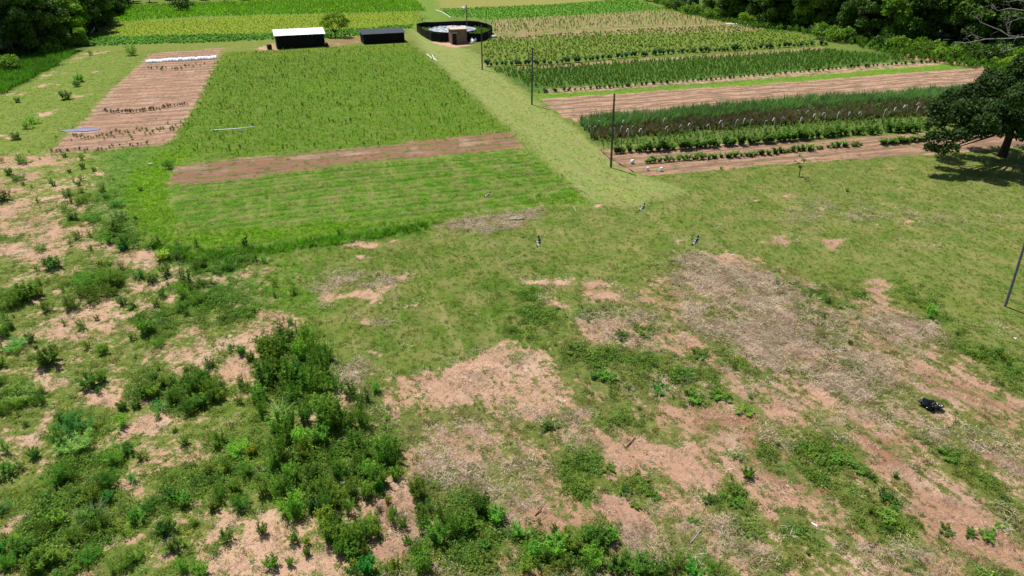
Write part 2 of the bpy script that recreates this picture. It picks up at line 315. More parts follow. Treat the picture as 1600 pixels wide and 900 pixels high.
LEFT_MEADOW = world_poly([(-600, 140), (60, 120), (110, 85), (235, 82), (225, 95), (130, 190), (75, 240), (150, 245), (-600, 330)])
WZONES = [(world_poly(p), alb(c), s) for p, c, s in ZONES]
WLUSH = [world_poly(p, o[0], o[1], .25) for o, ps in LUSH.items() for p in ps]
WSOIL = [world_poly(p, o[0], o[1], .25) for o, ps in SOIL.items() for p in ps]
WSOIL_A = [math.sqrt(abs(float(np.sum(p[:, 0] * np.roll(p[:, 1], -1) - p[:, 1] * np.roll(p[:, 0], -1)))) / 2) for p in WSOIL]
WTILL = [(world_poly(p), a, b, c) for p, a, b, c in TILLED]
WDRY = [(world_poly(p), a) for p, a in DRY]
WRED = [(world_poly(p), a) for p, a in REDS]
C_ROUGH, C_LUSH, C_LOW = alb((112, 134, 54)), alb((90, 126, 44)), alb((118, 128, 64))


def land(x, y):
    """Soil, straw, redness, row strength, lushness, roughness and plant colour of the ground."""
    d = np.maximum(np.hypot(x, y), 15.0)
    w = np.clip(0.010 * d, .22, 2.2)
    n = fbm(x, y, .55, 4, 3)
    n2 = fbm(x, y, .09, 3, 31)
    amp = np.clip(.016 * d, .6, 2.2)
    xs = x + (fbm(x, y, .8, 3, 40) - .5) * 2.2 * amp
    ys = y + (fbm(x, y, .8, 3, 50) - .5) * 2.2 * amp
    rough = inside(ROUGH, xs, ys, w * 3)
    lower = inside(LOWER, xs, ys, w * 3)
    mown = inside(MOWN, xs, ys, w * 2)
    veg = np.empty(x.shape + (3,))
    veg[:] = C_ROUGH
    veg = veg * (1 - lower[..., None]) + C_LOW * lower[..., None]
    for poly, c, s in WZONES:
        near = s >= 1
        m = inside(poly, xs if near else x + (xs - x) * .25, ys if near else y + (ys - y) * .25, w * s)[..., None]
        veg = veg * (1 - m) + c * m
    soil = np.clip(.02 + .40 * rough + .40 * lower, 0, .44) + (n - .5) * (.25 + .35 * np.maximum(rough, lower)) + (n2 - .5) * .2
    soil = soil - .10 * mown * (1 - lower) + .17 * inside(LEFT_MEADOW, xs, ys, w * 3)
    red = .12 + (n2 - .5) * .5 + .24 * lower
    lush = np.zeros(x.shape)
    for poly in WLUSH:
        lush = np.maximum(lush, inside(poly, xs, ys, w * 2.6))
    lush = lush * (.45 + .9 * sst(.3, .62, fbm(x, y, .9, 3, 61)))
    soil = soil * (1 - .55 * lush) - .05 * lush
    lm = np.clip(.62 * lush, 0, 1)[..., None]
    veg = veg * (1 - lm) + C_LUSH * lm
    bare = np.zeros(x.shape)
    for poly, ar in zip(WSOIL, WSOIL_A):
        bare = np.maximum(bare, inside(poly, xs, ys, np.minimum(w * 2.6, .32 * ar)))
    soil = soil * (1 - bare) + bare * (.70 + (n - .5) * .5)
    dry = np.clip((fbm(x, y, .3, 4, 70) - .46) * 2.4, 0, .55) * np.clip(.30 * mown + .9 * lower + .35 * rough, 0, 1) * (1 - .5 * lush)
    for poly, a in WDRY:
        dry = np.maximum(dry, a * inside(poly, xs, ys, w * 2.2))
    dry = dry * (.55 + .75 * sst(.32, .66, fbm(x, y, .55, 4, 77)))
    row = np.zeros(x.shape)
    for poly, a, b, c in WTILL:
        m = inside(poly, x + (xs - x) * .3, y + (ys - y) * .3, w * .7)
        soil = soil * (1 - m) + a * m + (n - .5) * .3 * m
        red = red * (1 - m) + b * m
        row = row * (1 - m) + c * m
    for poly, a in WRED:
        m = inside(poly, xs, ys, w * 2.5)
        red = np.maximum(red, a * .9 * m)
    return dict(soil=np.clip(soil, 0, 1), dry=np.clip(dry, 0, 1), red=np.clip(red, 0, 1), row=row, lush=lush, rough=rough, lower=lower, mown=mown, bare=bare, veg=veg, n=n, n2=n2)


def gz(x, y):
    x = np.asarray(x, float)
    y = np.asarray(y, float)
    near = np.exp(-np.hypot(x, y) / 90.0)
    return (fbm(x, y, .07, 2, 90) - .5) * .9 * near + (fbm(x, y, .5, 3, 95) - .5) * .22 * near


def gz1(x, y):
    return float(gz(np.array([x]), np.array([y]))[0])


def G(u, v):
    p = P(u, v)
    p[2] = gz1(p[0], p[1])
    return p


# ------------------------------------------------------------------ materials
def nodes_of(name):
    m = bpy.data.materials.new(name)
    m.use_nodes = True
    t = m.node_tree
    t.nodes.clear()
    out = t.nodes.new('ShaderNodeOutputMaterial')
    return m, t, out


class NT:
    """Tiny wrapper that makes node graphs short to write."""

    def __init__(s, t):
        s.t = t

    def n(s, kind, **kw):
        nd = s.t.nodes.new(kind)
        for k, v in kw.items():
            setattr(nd, k, v)
        return nd

    def put(s, sock, v):
        if isinstance(v, bpy.types.NodeSocket):
            s.t.links.new(v, sock)
        else:
            sock.default_value = v

    def math(s, op, a, b=0.0, c=0.0, clamp=False):
        nd = s.n('ShaderNodeMath', operation=op, use_clamp=clamp)
        s.put(nd.inputs[0], a)
        s.put(nd.inputs[1], b)
        s.put(nd.inputs[2], c)
        return nd.outputs[0]

    def noise(s, vec, scale, detail=4.0, rough=.55, dist=0.0):
        nd = s.n('ShaderNodeTexNoise')
        s.put(nd.inputs['Vector'], vec)
        nd.inputs['Scale'].default_value = scale
        nd.inputs['Detail'].default_value = detail
        nd.inputs['Roughness'].default_value = rough
        nd.inputs['Distortion'].default_value = dist
        return nd.outputs['Fac']

    def step(s, x, a, b, lo=0.0, hi=1.0):
        nd = s.n('ShaderNodeMapRange', interpolation_type='SMOOTHSTEP')
        s.put(nd.inputs[0], x)
        nd.inputs[1].default_value = a
        nd.inputs[2].default_value = b
        nd.inputs[3].default_value = lo
        nd.inputs[4].default_value = hi
        return nd.outputs[0]

    def lerp(s, x, a, b, lo, hi):
        nd = s.n('ShaderNodeMapRange')
        s.put(nd.inputs[0], x)
        nd.inputs[1].default_value = a
        nd.inputs[2].default_value = b
        nd.inputs[3].default_value = lo
        nd.inputs[4].default_value = hi
        return nd.outputs[0]

    def mix(s, f, a, b, blend='MIX'):
        nd = s.n('ShaderNodeMix', data_type='RGBA', blend_type=blend)
        s.put(nd.inputs[0], f)
        s.put(nd.inputs[6], a if isinstance(a, bpy.types.NodeSocket) else (*a, 1))
        s.put(nd.inputs[7], b if isinstance(b, bpy.types.NodeSocket) else (*b, 1))
        return nd.outputs[2]

    def scale(s, c, f):
        nd = s.n('ShaderNodeVectorMath', operation='SCALE')
        s.put(nd.inputs[0], c)
        s.put(nd.inputs['Scale'], f)
        return nd.outputs[0]

    def attr(s, name, kind='GEOMETRY'):
        return s.n('ShaderNodeAttribute', attribute_name=name, attribute_type=kind)


def ground_material():
    m, t, out = nodes_of('ground_cover_and_earth')
    q = NT(t)
    geo = q.n('ShaderNodeNewGeometry').outputs['Position']
    veg = q.attr('veg').outputs['Color']
    mk = q.n('ShaderNodeSeparateColor')
    t.links.new(q.attr('mask').outputs['Color'], mk.inputs[0])
    soil, dry, red = mk.outputs
    smooth = mk.inputs[0].links[0].from_node.outputs['Alpha']
    row = q.attr('row').outputs['Fac']
    # mapping along the rows
    mp = q.n('ShaderNodeMapping')
    q.put(mp.inputs['Vector'], geo)
    mp.inputs['Rotation'].default_value = (0, 0, -ROW_A)
    sx = q.n('ShaderNodeSeparateXYZ')
    t.links.new(mp.outputs[0], sx.inputs[0])
    along = q.n('ShaderNodeCombineXYZ')
    q.put(along.inputs[0], q.math('MULTIPLY', sx.outputs[0], .12))
    q.put(along.inputs[1], sx.outputs[1])
    wob = q.noise(along.outputs[0], .5, 3)
    ph = q.math('ADD', q.math('MULTIPLY', sx.outputs[1], 2 * math.pi / ROW_SP), q.math('MULTIPLY', wob, 3.0))
    wave = q.math('MULTIPLY_ADD', q.math('COSINE', ph), .5, .5)
    stre = q.noise(along.outputs[0], 2.2, 4, .6)
    # noises
    na = q.noise(geo, .9, 5, .62)
    nb = q.noise(geo, 3.2, 5, .62)
    nc = q.noise(geo, 11.0, 3, .6)
    nd = q.noise(geo, .22, 3, .55)
    ne = q.noise(geo, 27.0, 2, .6)
    # edges of bare earth broken up by the plants growing into it
    br = q.math('ADD', q.math('MULTIPLY', q.math('SUBTRACT', na, .5), 1.0), q.math('MULTIPLY', q.math('SUBTRACT', nb, .5), 1.15))
    br = q.math('ADD', br, q.math('MULTIPLY', q.math('SUBTRACT', nc, .5), .75))
    rw = q.math('MULTIPLY', q.math('SUBTRACT', q.math('ADD', q.math('MULTIPLY', wave, .7), q.math('MULTIPLY', stre, .6)), .68), row)
    sm = q.n('ShaderNodeMapping')
    q.put(sm.inputs['Vector'], geo)
    sm.vector_type = 'TEXTURE'
    sm.inputs['Rotation'].default_value = (0, 0, R(-62))
    sm.inputs['Scale'].default_value = (5.0, .8, 1)
    trail = q.noise(sm.outputs[0], 1.0, 5, .65)
    low = q.attr('low').outputs['Fac']
    br = q.math('ADD', br, q.math('MULTIPLY', low, q.math('MULTIPLY', q.math('SUBTRACT', trail, .5), 1.5)))
    sf = q.step(q.math('ADD', q.math('ADD', soil, q.math('MULTIPLY', br, q.lerp(smooth, 0, 1, .95, .8))), q.math('MULTIPLY', rw, 1.5)), .38, .62)
    # earth
    pink, rust, pale = alb((236, 192, 162)), alb((150, 96, 68)), alb((248, 220, 198))
    rf = q.math('ADD', red, q.math('MULTIPLY', q.math('SUBTRACT', nb, .5), .5), clamp=True)
    ec = q.mix(rf, pink, rust)
    ec = q.mix(q.step(nd, .5, .75, 0, .5), ec, pale)
    ec = q.scale(ec, q.lerp(nc, .25, .75, .76, 1.14))
    ec = q.scale(ec, q.math('SUBTRACT', 1.0, q.math('MULTIPLY', low, q.step(trail, .46, .34, 0, .28))))
    ec = q.scale(ec, q.step(ne, .30, .42, .66, 1.0))
    ec = q.mix(q.math('MULTIPLY', q.step(nc, .52, .62), q.step(na, .42, .6, .1, .7)), ec, alb((166, 140, 108)))
    ec = q.mix(q.math('MULTIPLY', q.step(ne, .60, .70), .55), ec, alb((128, 122, 84)))
    ec = q.mix(q.math('MULTIPLY', row, q.math('MULTIPLY', q.step(stre, .44, .60), 2.0), clamp=True), ec, alb((136, 112, 96)))
    ec = q.mix(q.math('MULTIPLY', row, q.math('MULTIPLY', q.step(wave, .55, .2), 1.7), clamp=True), ec, alb((140, 112, 92)))
    # plants
    rgh = q.lerp(smooth, 0, 1, 1.0, .5)

    def amp(x, k):
        return q.math('MULTIPLY_ADD', q.math('MULTIPLY', q.lerp(x, .3, .7, -1, 1), k), rgh, 1.0)
    vc = q.scale(veg, amp(na, .16))
    vc = q.scale(vc, amp(nb, .22))
    vc = q.scale(vc, q.lerp(nc, .3, .7, .74, 1.26))
    vc = q.scale(vc, q.lerp(ne, .3, .7, .80, 1.20))
    vc = q.scale(vc, q.math('SUBTRACT', 1.0, q.math('MULTIPLY', row, q.step(q.math('ADD', wave, q.math('MULTIPLY', q.math('SUBTRACT', stre, .5), 1.2)), .5, .15, 0, .75))))
    vc = q.mix(q.step(nd, .45, .7, 0, .35), vc, q.mix(1.0, vc, (1.22, 1.05, .62), 'MULTIPLY'))
    vc = q.mix(q.step(nb, .60, .75, 0, .4), vc, alb((158, 146, 92)))
    nm_ = q.noise(geo, .42, 6, .68)
    mw = q.n('ShaderNodeMapping')
    q.put(mw.inputs['Vector'], geo)
    mw.vector_type = 'TEXTURE'
    mw.inputs['Rotation'].default_value = (0, 0, R(106))
    mw.inputs['Scale'].default_value = (12, 1.1, 1)
    swath = q.noise(mw.outputs[0], 1.0, 4, .6)
    vc = q.scale(vc, q.math('MULTIPLY_ADD', q.math('MULTIPLY', smooth, q.lerp(swath, .3, .7, -1, 1)), .13, 1.0))
    vc = q.mix(q.math('MULTIPLY', smooth, q.step(swath, .56, .70, 0, .55)), vc, alb((172, 160, 108)))
    vc = q.mix(q.math('MULTIPLY', q.lerp(q.math('ADD', nm_, q.math('MULTIPLY', q.math('SUBTRACT', nc, .5), .35)), .40, .72, 0, 1), q.lerp(smooth, 0, 1, .35, .8)), vc, alb((164, 152, 98)))
    vc = q.mix(q.math('MULTIPLY', q.lerp(q.math('ADD', nm_, q.math('MULTIPLY', q.math('SUBTRACT', nb, .5), .3)), .56, .30, 0, 1), q.lerp(smooth, 0, 1, .3, .7)), vc, q.mix(1.0, vc, (.66, .86, .52), 'MULTIPLY'))
    # litter and thin dead growth over the earth
    lit = q.math('ADD', q.noise(geo, 1.7, 6, .7), q.math('MULTIPLY', q.math('SUBTRACT', nc, .5), .5))
    ec = q.mix(q.math('MULTIPLY', q.step(lit, .50, .68), q.lerp(row, 0, .3, .55, .25)), ec, alb((166, 138, 110)))
    # straw: pale crossing fibres over dark gaps
    def fibre(rot, seed):
        fm = q.n('ShaderNodeMapping')
        q.put(fm.inputs['Vector'], geo)
        fm.vector_type = 'TEXTURE'
        fm.inputs['Rotation'].default_value = (0, 0, rot)
        fm.inputs['Scale'].default_value = (.75, .07, 1)
        fm.inputs['Location'].default_value = (seed, seed, 0)
        return q.noise(fm.outputs[0], 1.0, 3, .6, .6)
    fb = q.math('MAXIMUM', fibre(.5, 3.0), fibre(2.2, 7.0))
    dc = q.mix(q.step(fb, .46, .66), alb((140, 116, 96)), alb((208, 190, 168)))
    df = q.step(q.math('ADD', dry, q.math('MULTIPLY', br, .8)), .40, .72)
    base = q.mix(q.math('MULTIPLY', df, .75), q.mix(sf, vc, ec), dc)
    bs = q.n('ShaderNodeBsdfPrincipled')
    q.put(bs.inputs['Base Color'], base)
    bs.inputs['Roughness'].default_value = .95
    bs.inputs['Specular IOR Level'].default_value = .12
    hgt = q.math('ADD', q.math('MULTIPLY', nc, .06), q.math('MULTIPLY', nb, .16))
    hgt = q.math('ADD', hgt, q.math('MULTIPLY', ne, .03))
    hgt = q.math('ADD', hgt, q.math('MULTIPLY', q.math('MULTIPLY', wave, row), .10))
    hgt = q.math('ADD', hgt, q.math('MULTIPLY', low, q.math('MULTIPLY', trail, .22)))
    hgt = q.math('SUBTRACT', hgt, q.math('MULTIPLY', sf, .04))
    hgt = q.math('ADD', hgt, q.math('MULTIPLY', q.math('MULTIPLY', fb, df), .05))
    bp = q.n('ShaderNodeBump')
    bp.inputs['Strength'].default_value = .85
    bp.inputs['Distance'].default_value = 1.0
    q.put(bp.inputs['Height'], hgt)
    t.links.new(bp.outputs[0], bs.inputs['Normal'])
    t.links.new(bs.outputs[0], out.inputs[0])
    return m


LEAFK = 1.55


def leaf_material(name, trans=.40, rough=.5, spec=.25, tint=None):
    """Foliage: colour per plant ("tint"), varied leaf by leaf ("lv")."""
    m, t, out = nodes_of(name)
    q = NT(t)
    if tint is None:
        c = q.attr('tint', 'INSTANCER').outputs['Color']
    else:
        rg = q.n('ShaderNodeRGB')
        rg.outputs[0].default_value = (*tint, 1)
        oi = q.n('ShaderNodeObjectInfo').outputs['Random']
        c = q.scale(rg.outputs[0], q.lerp(oi, 0, 1, .8, 1.2))
    lv = q.attr('lv').outputs['Fac']
    c2 = q.scale(c, q.lerp(lv, 0, 1, .66 * LEAFK, 1.36 * LEAFK))
    c2 = q.mix(q.step(lv, .7, 1.0, 0, .5), c2, q.mix(1.0, c2, (1.35, 1.12, .6), 'MULTIPLY'))
    bs = q.n('ShaderNodeBsdfPrincipled')
    q.put(bs.inputs['Base Color'], c2)
    bs.inputs['Roughness'].default_value = rough + .12
    bs.inputs['Specular IOR Level'].default_value = spec * .5
    tr = q.n('ShaderNodeBsdfTranslucent')
    q.put(tr.inputs['Color'], q.mix(1.0, c2, (1.25, 1.3, .6), 'MULTIPLY'))
    mx = q.n('ShaderNodeMixShader')
    mx.inputs[0].default_value = trans
    t.links.new(bs.outputs[0], mx.inputs[1])
    t.links.new(tr.outputs[0], mx.inputs[2])
    t.links.new(mx.outputs[0], out.inputs[0])
    return m


def plain(name, c, rough=.7, spec=.3, metal=0.0, var=.25, scale=3.0, bump=0.0, srgb=True, sub=None):
    m, t, out = nodes_of(name)
    q = NT(t)
    tc = q.n('ShaderNodeTexCoord').outputs['Object']
    n1 = q.noise(tc, scale, 5, .6)
    base = lin(c) if srgb else np.array(c)
    c2 = q.scale(q.mix(0.0, base, base), q.lerp(n1, .3, .7, 1 - var, 1 + var))
    bs = q.n('ShaderNodeBsdfPrincipled')
    q.put(bs.inputs['Base Color'], c2)
    bs.inputs['Roughness'].default_value = rough
    bs.inputs['Specular IOR Level'].default_value = spec
    bs.inputs['Metallic'].default_value = metal
    if bump:
        bp = q.n('ShaderNodeBump')
        bp.inputs['Strength'].default_value = bump
        bp.inputs['Distance'].default_value = .1
        q.put(bp.inputs['Height'], q.noise(tc, scale * 3, 4, .6))
        t.links.new(bp.outputs[0], bs.inputs['Normal'])
    t.links.new(bs.outputs[0], out.inputs[0])
    return m


def brick_material():
    m, t, out = nodes_of('clay_brick_courses')
    q = NT(t)
    tc = q.n('ShaderNodeTexCoord').outputs['Object']
    sp = q.n('ShaderNodeSeparateXYZ')
    t.links.new(tc, sp.inputs[0])
    cb = q.n('ShaderNodeCombineXYZ')
    q.put(cb.inputs[0], q.math('ADD', sp.outputs[0], sp.outputs[1]))
    q.put(cb.inputs[1], sp.outputs[2])
    bt = q.n('ShaderNodeTexBrick')
    q.put(bt.inputs['Vector'], cb.outputs[0])
    bt.inputs['Color1'].default_value = (.15, .085, .065, 1)
    bt.inputs['Color2'].default_value = (.20, .12, .09, 1)
    bt.inputs['Mortar'].default_value = (.24, .20, .17, 1)
    bt.inputs['Scale'].default_value = 1.0
    bt.inputs['Brick Width'].default_value = .26
    bt.inputs['Row Height'].default_value = .11
    bt.inputs['Mortar Size'].default_value = .012
    bs = q.n('ShaderNodeBsdfPrincipled')
    q.put(bs.inputs['Base Color'], q.scale(bt.outputs['Color'], q.lerp(q.noise(tc, 2.0), .3, .7, .75, 1.25)))
    bs.inputs['Roughness'].default_value = .9
    bp = q.n('ShaderNodeBump')
    bp.inputs['Strength'].default_value = .6
    bp.inputs['Distance'].default_value = .02
    bp.invert = True
    q.put(bp.inputs['Height'], bt.outputs['Fac'])
    t.links.new(bp.outputs[0], bs.inputs['Normal'])
    t.links.new(bs.outputs[0], out.inputs[0])
    return m


M = {
    'ground': ground_material(),
    'leaf': leaf_material('plant_leaves'),
    'leaf_thin': leaf_material('grass_blades', .45, .6, .2),
    'straw': leaf_material('dead_stems', .05, .9, .05),
    'tree_dark': leaf_material('dark_tree_leaves', .2, .45, .35, alb((74, 104, 36))),
    'tree_black': leaf_material('deep_green_tree_leaves', .16, .45, .3, alb((46, 68, 24))),
    'tree_mid': leaf_material('mid_green_tree_leaves', .3, .45, .3, alb((104, 140, 40))),
    'tree_light': leaf_material('yellow_green_tree_leaves', .3, .5, .3, alb((116, 146, 44))),
    'tree_grey': leaf_material('grey_green_tree_leaves', .25, .5, .3, alb((104, 130, 84))),
    'bark': plain('tree_bark', (62, 54, 48), .9, .1, 0, .35, 4, .6),
    'dead_wood': plain('bleached_dead_wood', (176, 170, 164), .8, .2, 0, .25, 4, .4),
    'wood': plain('weathered_timber_pole', (88, 84, 82), .8, .2, 0, .3, 3, .4),
    'concrete_pole': plain('grey_concrete_pole', (118, 120, 124), .75, .25, 0, .2, 4, .3),
    'net': plain('black_shade_net', (17, 18, 20), .8, .2, 0, .35, 1.2, .5),
    'black_sheet': plain('black_plastic_roof_sheet', (30, 33, 42), .42, .5, 0, .4, .9, .4),
    'white_sheet': plain('white_roof_sheet', (240, 243, 246), .45, .4, 0, .06, 2, .1),
    'post_light': plain('pale_timber_post', (176, 168, 150), .8, .2, 0, .2, 5, .2),
    'brick': brick_material(),
    'slab': plain('pale_cement_slab', (206, 178, 160), .9, .15, 0, .15, 3, .3),
    'door_dark': plain('near_black_door', (24, 22, 22), .7, .3, 0, .3, 3, .2),  # near-black leaf filling the dark door opening of the hut
    'silver': plain('crinkled_silver_plastic', (158, 166, 174), .36, .5, 0, .95, 2.4, .9),
    'tank': plain('dark_green_tank_wall', (34, 58, 50), .6, .4, 0, .3, 2, .3),
    'white_plastic': plain('white_plastic', (236, 238, 240), .45, .45, 0, .10, 6, .2),
    'black_plastic': plain('glossy_black_plastic_film', (16, 18, 24), .16, .8, 0, .4, 4, .5),
    'blue_tarp': plain('faded_blue_tarp', (112, 116, 148), .6, .4, 0, .2, 2, .5),
    'drum': plain('rusty_dark_drum', (48, 30, 26), .7, .3, 0, .4, 5, .3),
    'bird_black': plain('black_feathers', (16, 16, 17), .6, .25, 0, .2, 30),
    'bird_white': plain('white_feathers', (206, 206, 208), .7, .2, 0, .06, 30),
    'bird_grey': plain('brown_grey_feathers', (84, 90, 96), .7, .2, 0, .25, 30),
    'bird_beak': plain('pink_beak_and_legs', (176, 96, 92), .6, .3, 0, .1, 30),
    'lamp_glass': plain('white_lamp_glass', (240, 240, 232), .3, .5, 0, .04, 5),
    'rubbish': plain('litter_paper', (228, 226, 220), .7, .3, 0, .1, 8),
    'hay': plain('grey_hay', (158, 150, 124), .95, .1, 0, .35, 9, .9),
    'stone': plain('dead_weed_heap', (120, 112, 108), .95, .1, 0, .3, 6, .6),
}


# ------------------------------------------------------------------ mesh helpers
def link(name, me, mats=None, parent=None, loc=None):
    o = bpy.data.objects.new(name, me)
    col.objects.link(o)
    if mats is not None:
        me.materials.clear()
        for x in (mats if isinstance(mats, (list, tuple)) else [mats]):
            me.materials.append(x)
    if parent is not None:
        o.parent = parent
    if loc is not None:
        o.location = loc
    return o


def tag(o, label=None, cat=None, group=None, kind=None):
    for k, v in (('label', label), ('category', cat), ('group', group), ('kind', kind)):
        if v:
            o[k] = v
    return o


def thing(name, loc, label, cat, group=None, rz=0.0):
    o = bpy.data.objects.new(name, None)
    o.empty_display_size = .3
    col.objects.link(o)
    o.location = loc
    o.rotation_euler = (0, 0, rz)
    return tag(o, label, cat, group)


def quads_mesh(name, V, nq, lv=None, mats=None):
    """V: (nq*4,3) array, one quad after the other; lv: one value per quad."""
    me = bpy.data.meshes.new(name)
    me.vertices.add(nq * 4)
    me.vertices.foreach_set('co', np.ascontiguousarray(V, np.float32).ravel())
    me.loops.add(nq * 4)
    me.loops.foreach_set('vertex_index', np.arange(nq * 4, dtype=np.int32))
    me.polygons.add(nq)
    me.polygons.foreach_set('loop_start', np.arange(0, nq * 4, 4, dtype=np.int32))
    me.update(calc_edges=True)
    if lv is not None:
        a = me.attributes.new('lv', 'FLOAT', 'POINT')
        a.data.foreach_set('value', np.repeat(np.asarray(lv, np.float32), 4))
    if mats:
        for x in mats:
            me.materials.append(x)
    return me


def unit(a):
    return a / np.maximum(np.linalg.norm(a, axis=-1, keepdims=True), 1e-9)


def leaf_quads(C, D, N, L, W):
    """Rhombic leaves: centre, axis, normal, length, width."""
    D = unit(D)
    S = unit(np.cross(D, N))
    L = np.broadcast_to(np.asarray(L, float).reshape(-1, 1), (len(C), 1))
    W = np.broadcast_to(np.asarray(W, float).reshape(-1, 1), (len(C), 1))
    V = np.stack([C - D * L / 2, C + S * W / 2 - D * L * .08, C + D * L / 2, C - S * W / 2 - D * L * .08], 1)
    return V.reshape(-1, 3)


def rdir(n, r):
    return unit(r.normal(size=(n, 3)))


class Buf:
    """Collects plain polygons for one mesh."""

    def __init__(s):
        s.v, s.f, s.m = [], [], []

    def add(s, V, Fc, mi=0):
        b = len(s.v)
        s.v += [tuple(map(float, p)) for p in V]
        s.f += [tuple(i + b for i in f) for f in Fc]
        s.m += [mi] * len(Fc)

    def box(s, lo, hi, mi=0, R3=None, off=(0, 0, 0)):
        x0, y0, z0 = lo
        x1, y1, z1 = hi
        V = [(x0, y0, z0), (x1, y0, z0), (x1, y1, z0), (x0, y1, z0), (x0, y0, z1), (x1, y0, z1), (x1, y1, z1), (x0, y1, z1)]
        if R3 is not None:
            V = [tuple(R3 @ Vector(p) + Vector(off)) for p in V]
        s.add(V, [(0, 3, 2, 1), (4, 5, 6, 7), (0, 1, 5, 4), (1, 2, 6, 5), (2, 3, 7, 6), (3, 0, 4, 7)], mi)

    def tube(s, pts, rad, n=6, mi=0, cap=True):
        pts = [Vector(p) for p in pts]
        rings = []
        for i, p in enumerate(pts):
            a = pts[max(i - 1, 0)]
            b = pts[min(i + 1, len(pts) - 1)]
            d = (b - a).normalized()
            u = d.orthogonal().normalized() if i == 0 else (u - d * u.dot(d)).normalized()
            w = d.cross(u)
            r = rad[i] if isinstance(rad, (list, tuple)) else rad
            rings.append([p + (u * math.cos(2 * math.pi * k / n) + w * math.sin(2 * math.pi * k / n)) * r for k in range(n)])
        V = [q for ring in rings for q in ring]
        Fc = []
        for i in range(len(pts) - 1):
            for k in range(n):
                Fc.append((i * n + k, i * n + (k + 1) % n, (i + 1) * n + (k + 1) % n, (i + 1) * n + k))
        if cap:
            Fc.append(tuple(range(n - 1, -1, -1)))
            Fc.append(tuple((len(pts) - 1) * n + k for k in range(n)))
        s.add(V, Fc, mi)

    def mesh(s, name, mats=None, smooth=False):
        me = bpy.data.meshes.new(name)
        me.from_pydata(s.v, [], s.f)
        for x in (mats if isinstance(mats, (list, tuple)) else [mats] if mats else []):
            me.materials.append(x)
        if len(set(s.m)) > 1:
            me.polygons.foreach_set('material_index', s.m)
        if smooth:
            me.polygons.foreach_set('use_smooth', [True] * len(s.f))
        me.update()
        return me


# ------------------------------------------------------------------ ground sheet
def build_ground():
    ys = [-60.0, -40, -25, -12, -4, 2, 6, 9, 11, 12.5, 13.5]
    y = 14.3
    while y < 330:
        ys.append(y)
        y *= 1.0052
    while y < 7000:
        ys.append(y)
        y *= 1.09
    ys = np.array(ys)
    a = np.linspace(-1, 1, 461)
    s = a * 1.08 + np.sign(a) * np.maximum(np.abs(a) - .86, 0) ** 2 * 95
    X = s[None, :] * (np.maximum(ys, 14)[:, None] * .80 + 9.6)
    Y = np.repeat(ys[:, None], len(a), 1)
    x, yv = X.ravel(), Y.ravel()
    L = land(x, yv)
    rc = (-x * RS + yv * RC)
    z = gz(x, yv) + L['row'] * .16 * np.cos(rc * 2 * math.pi / ROW_SP) * (yv < 130) - .03 * L['bare']
    nr, nc = X.shape
    me = bpy.data.meshes.new('ground')
    me.vertices.add(nr * nc)
    me.vertices.foreach_set('co', np.stack([x, yv, z], 1).astype(np.float32).ravel())
    i = (np.arange(nr - 1)[:, None] * nc + np.arange(nc - 1)[None, :]).ravel()
    fq = np.stack([i, i + 1, i + nc + 1, i + nc], 1).astype(np.int32)
    me.loops.add(fq.size)
    me.loops.foreach_set('vertex_index', fq.ravel())
    me.polygons.add(len(fq))
    me.polygons.foreach_set('loop_start', np.arange(0, fq.size, 4, dtype=np.int32))
    me.polygons.foreach_set('use_smooth', np.ones(len(fq), bool))
    me.update(calc_edges=True)
    one = np.ones(len(x))
    for nm, arr in (('veg', L['veg']), ('mask', np.stack([L['soil'], L['dry'], L['red']], 1))):
        at = me.attributes.new(nm, 'FLOAT_COLOR', 'POINT')
        at.data.foreach_set('color', np.concatenate([arr, (one if nm == 'veg' else np.clip(L['mown'] * (1 - L['lower']) + (L['row'] > .05), 0, 1))[:, None]], 1).astype(np.float32).ravel())
    for nm, arr in (('row', L['row']), ('low', L['lower'])):
        at = me.attributes.new(nm, 'FLOAT', 'POINT')
        at.data.foreach_set('value', arr.astype(np.float32))
    return tag(link('ground', me, M['ground']), kind='structure')


ground = build_ground()

# ------------------------------------------------------------------ plant meshes that are shared
def bush_mesh(name, seed, h=1.0, rad=.42, stems=14, per=30, leaf=.12, wid=.05, up=.5, mat='leaf', dome=False):
    r = np.random.default_rng(seed)
    Cs, Ds, Ns, Ls, lvs = [], [], [], [], []
    for k in range(stems):
        a = r.uniform(0, 2 * math.pi)
        out_ = rad * math.sqrt(r.uniform(.02, 1))
        hh = h * r.uniform(.62, 1.05) * (1 - .25 * out_ / rad)
        t = r.uniform(.06, 1, per) ** .8
        sp = (.45 + .55 * t) if dome else t ** 1.1
        ax = np.stack([math.cos(a) * out_ * sp, math.sin(a) * out_ * sp, hh * t], 1)
        ang = r.uniform(0, 2 * math.pi, per)
        dd = np.stack([np.cos(ang), np.sin(ang), r.uniform(up - .5, up + .6, per)], 1)
        L = leaf * r.uniform(.7, 1.35, per) * (1.1 - .35 * t)
        Cs.append(ax + unit(dd) * (L[:, None] * .55))
        Ds.append(dd)
        Ns.append(unit(np.stack([r.normal(0, .4, per), r.normal(0, .4, per), np.ones(per)], 1)))
        Ls.append(L)
        lvs.append(np.clip(r.uniform(.2, .8) + r.normal(0, .18, per), 0, 1))
    C, D, N, L = map(np.concatenate, (Cs, Ds, Ns, Ls))
    return quads_mesh(name, leaf_quads(C, D, N, L, L * wid / leaf), len(C), np.concatenate(lvs), [M[mat]])


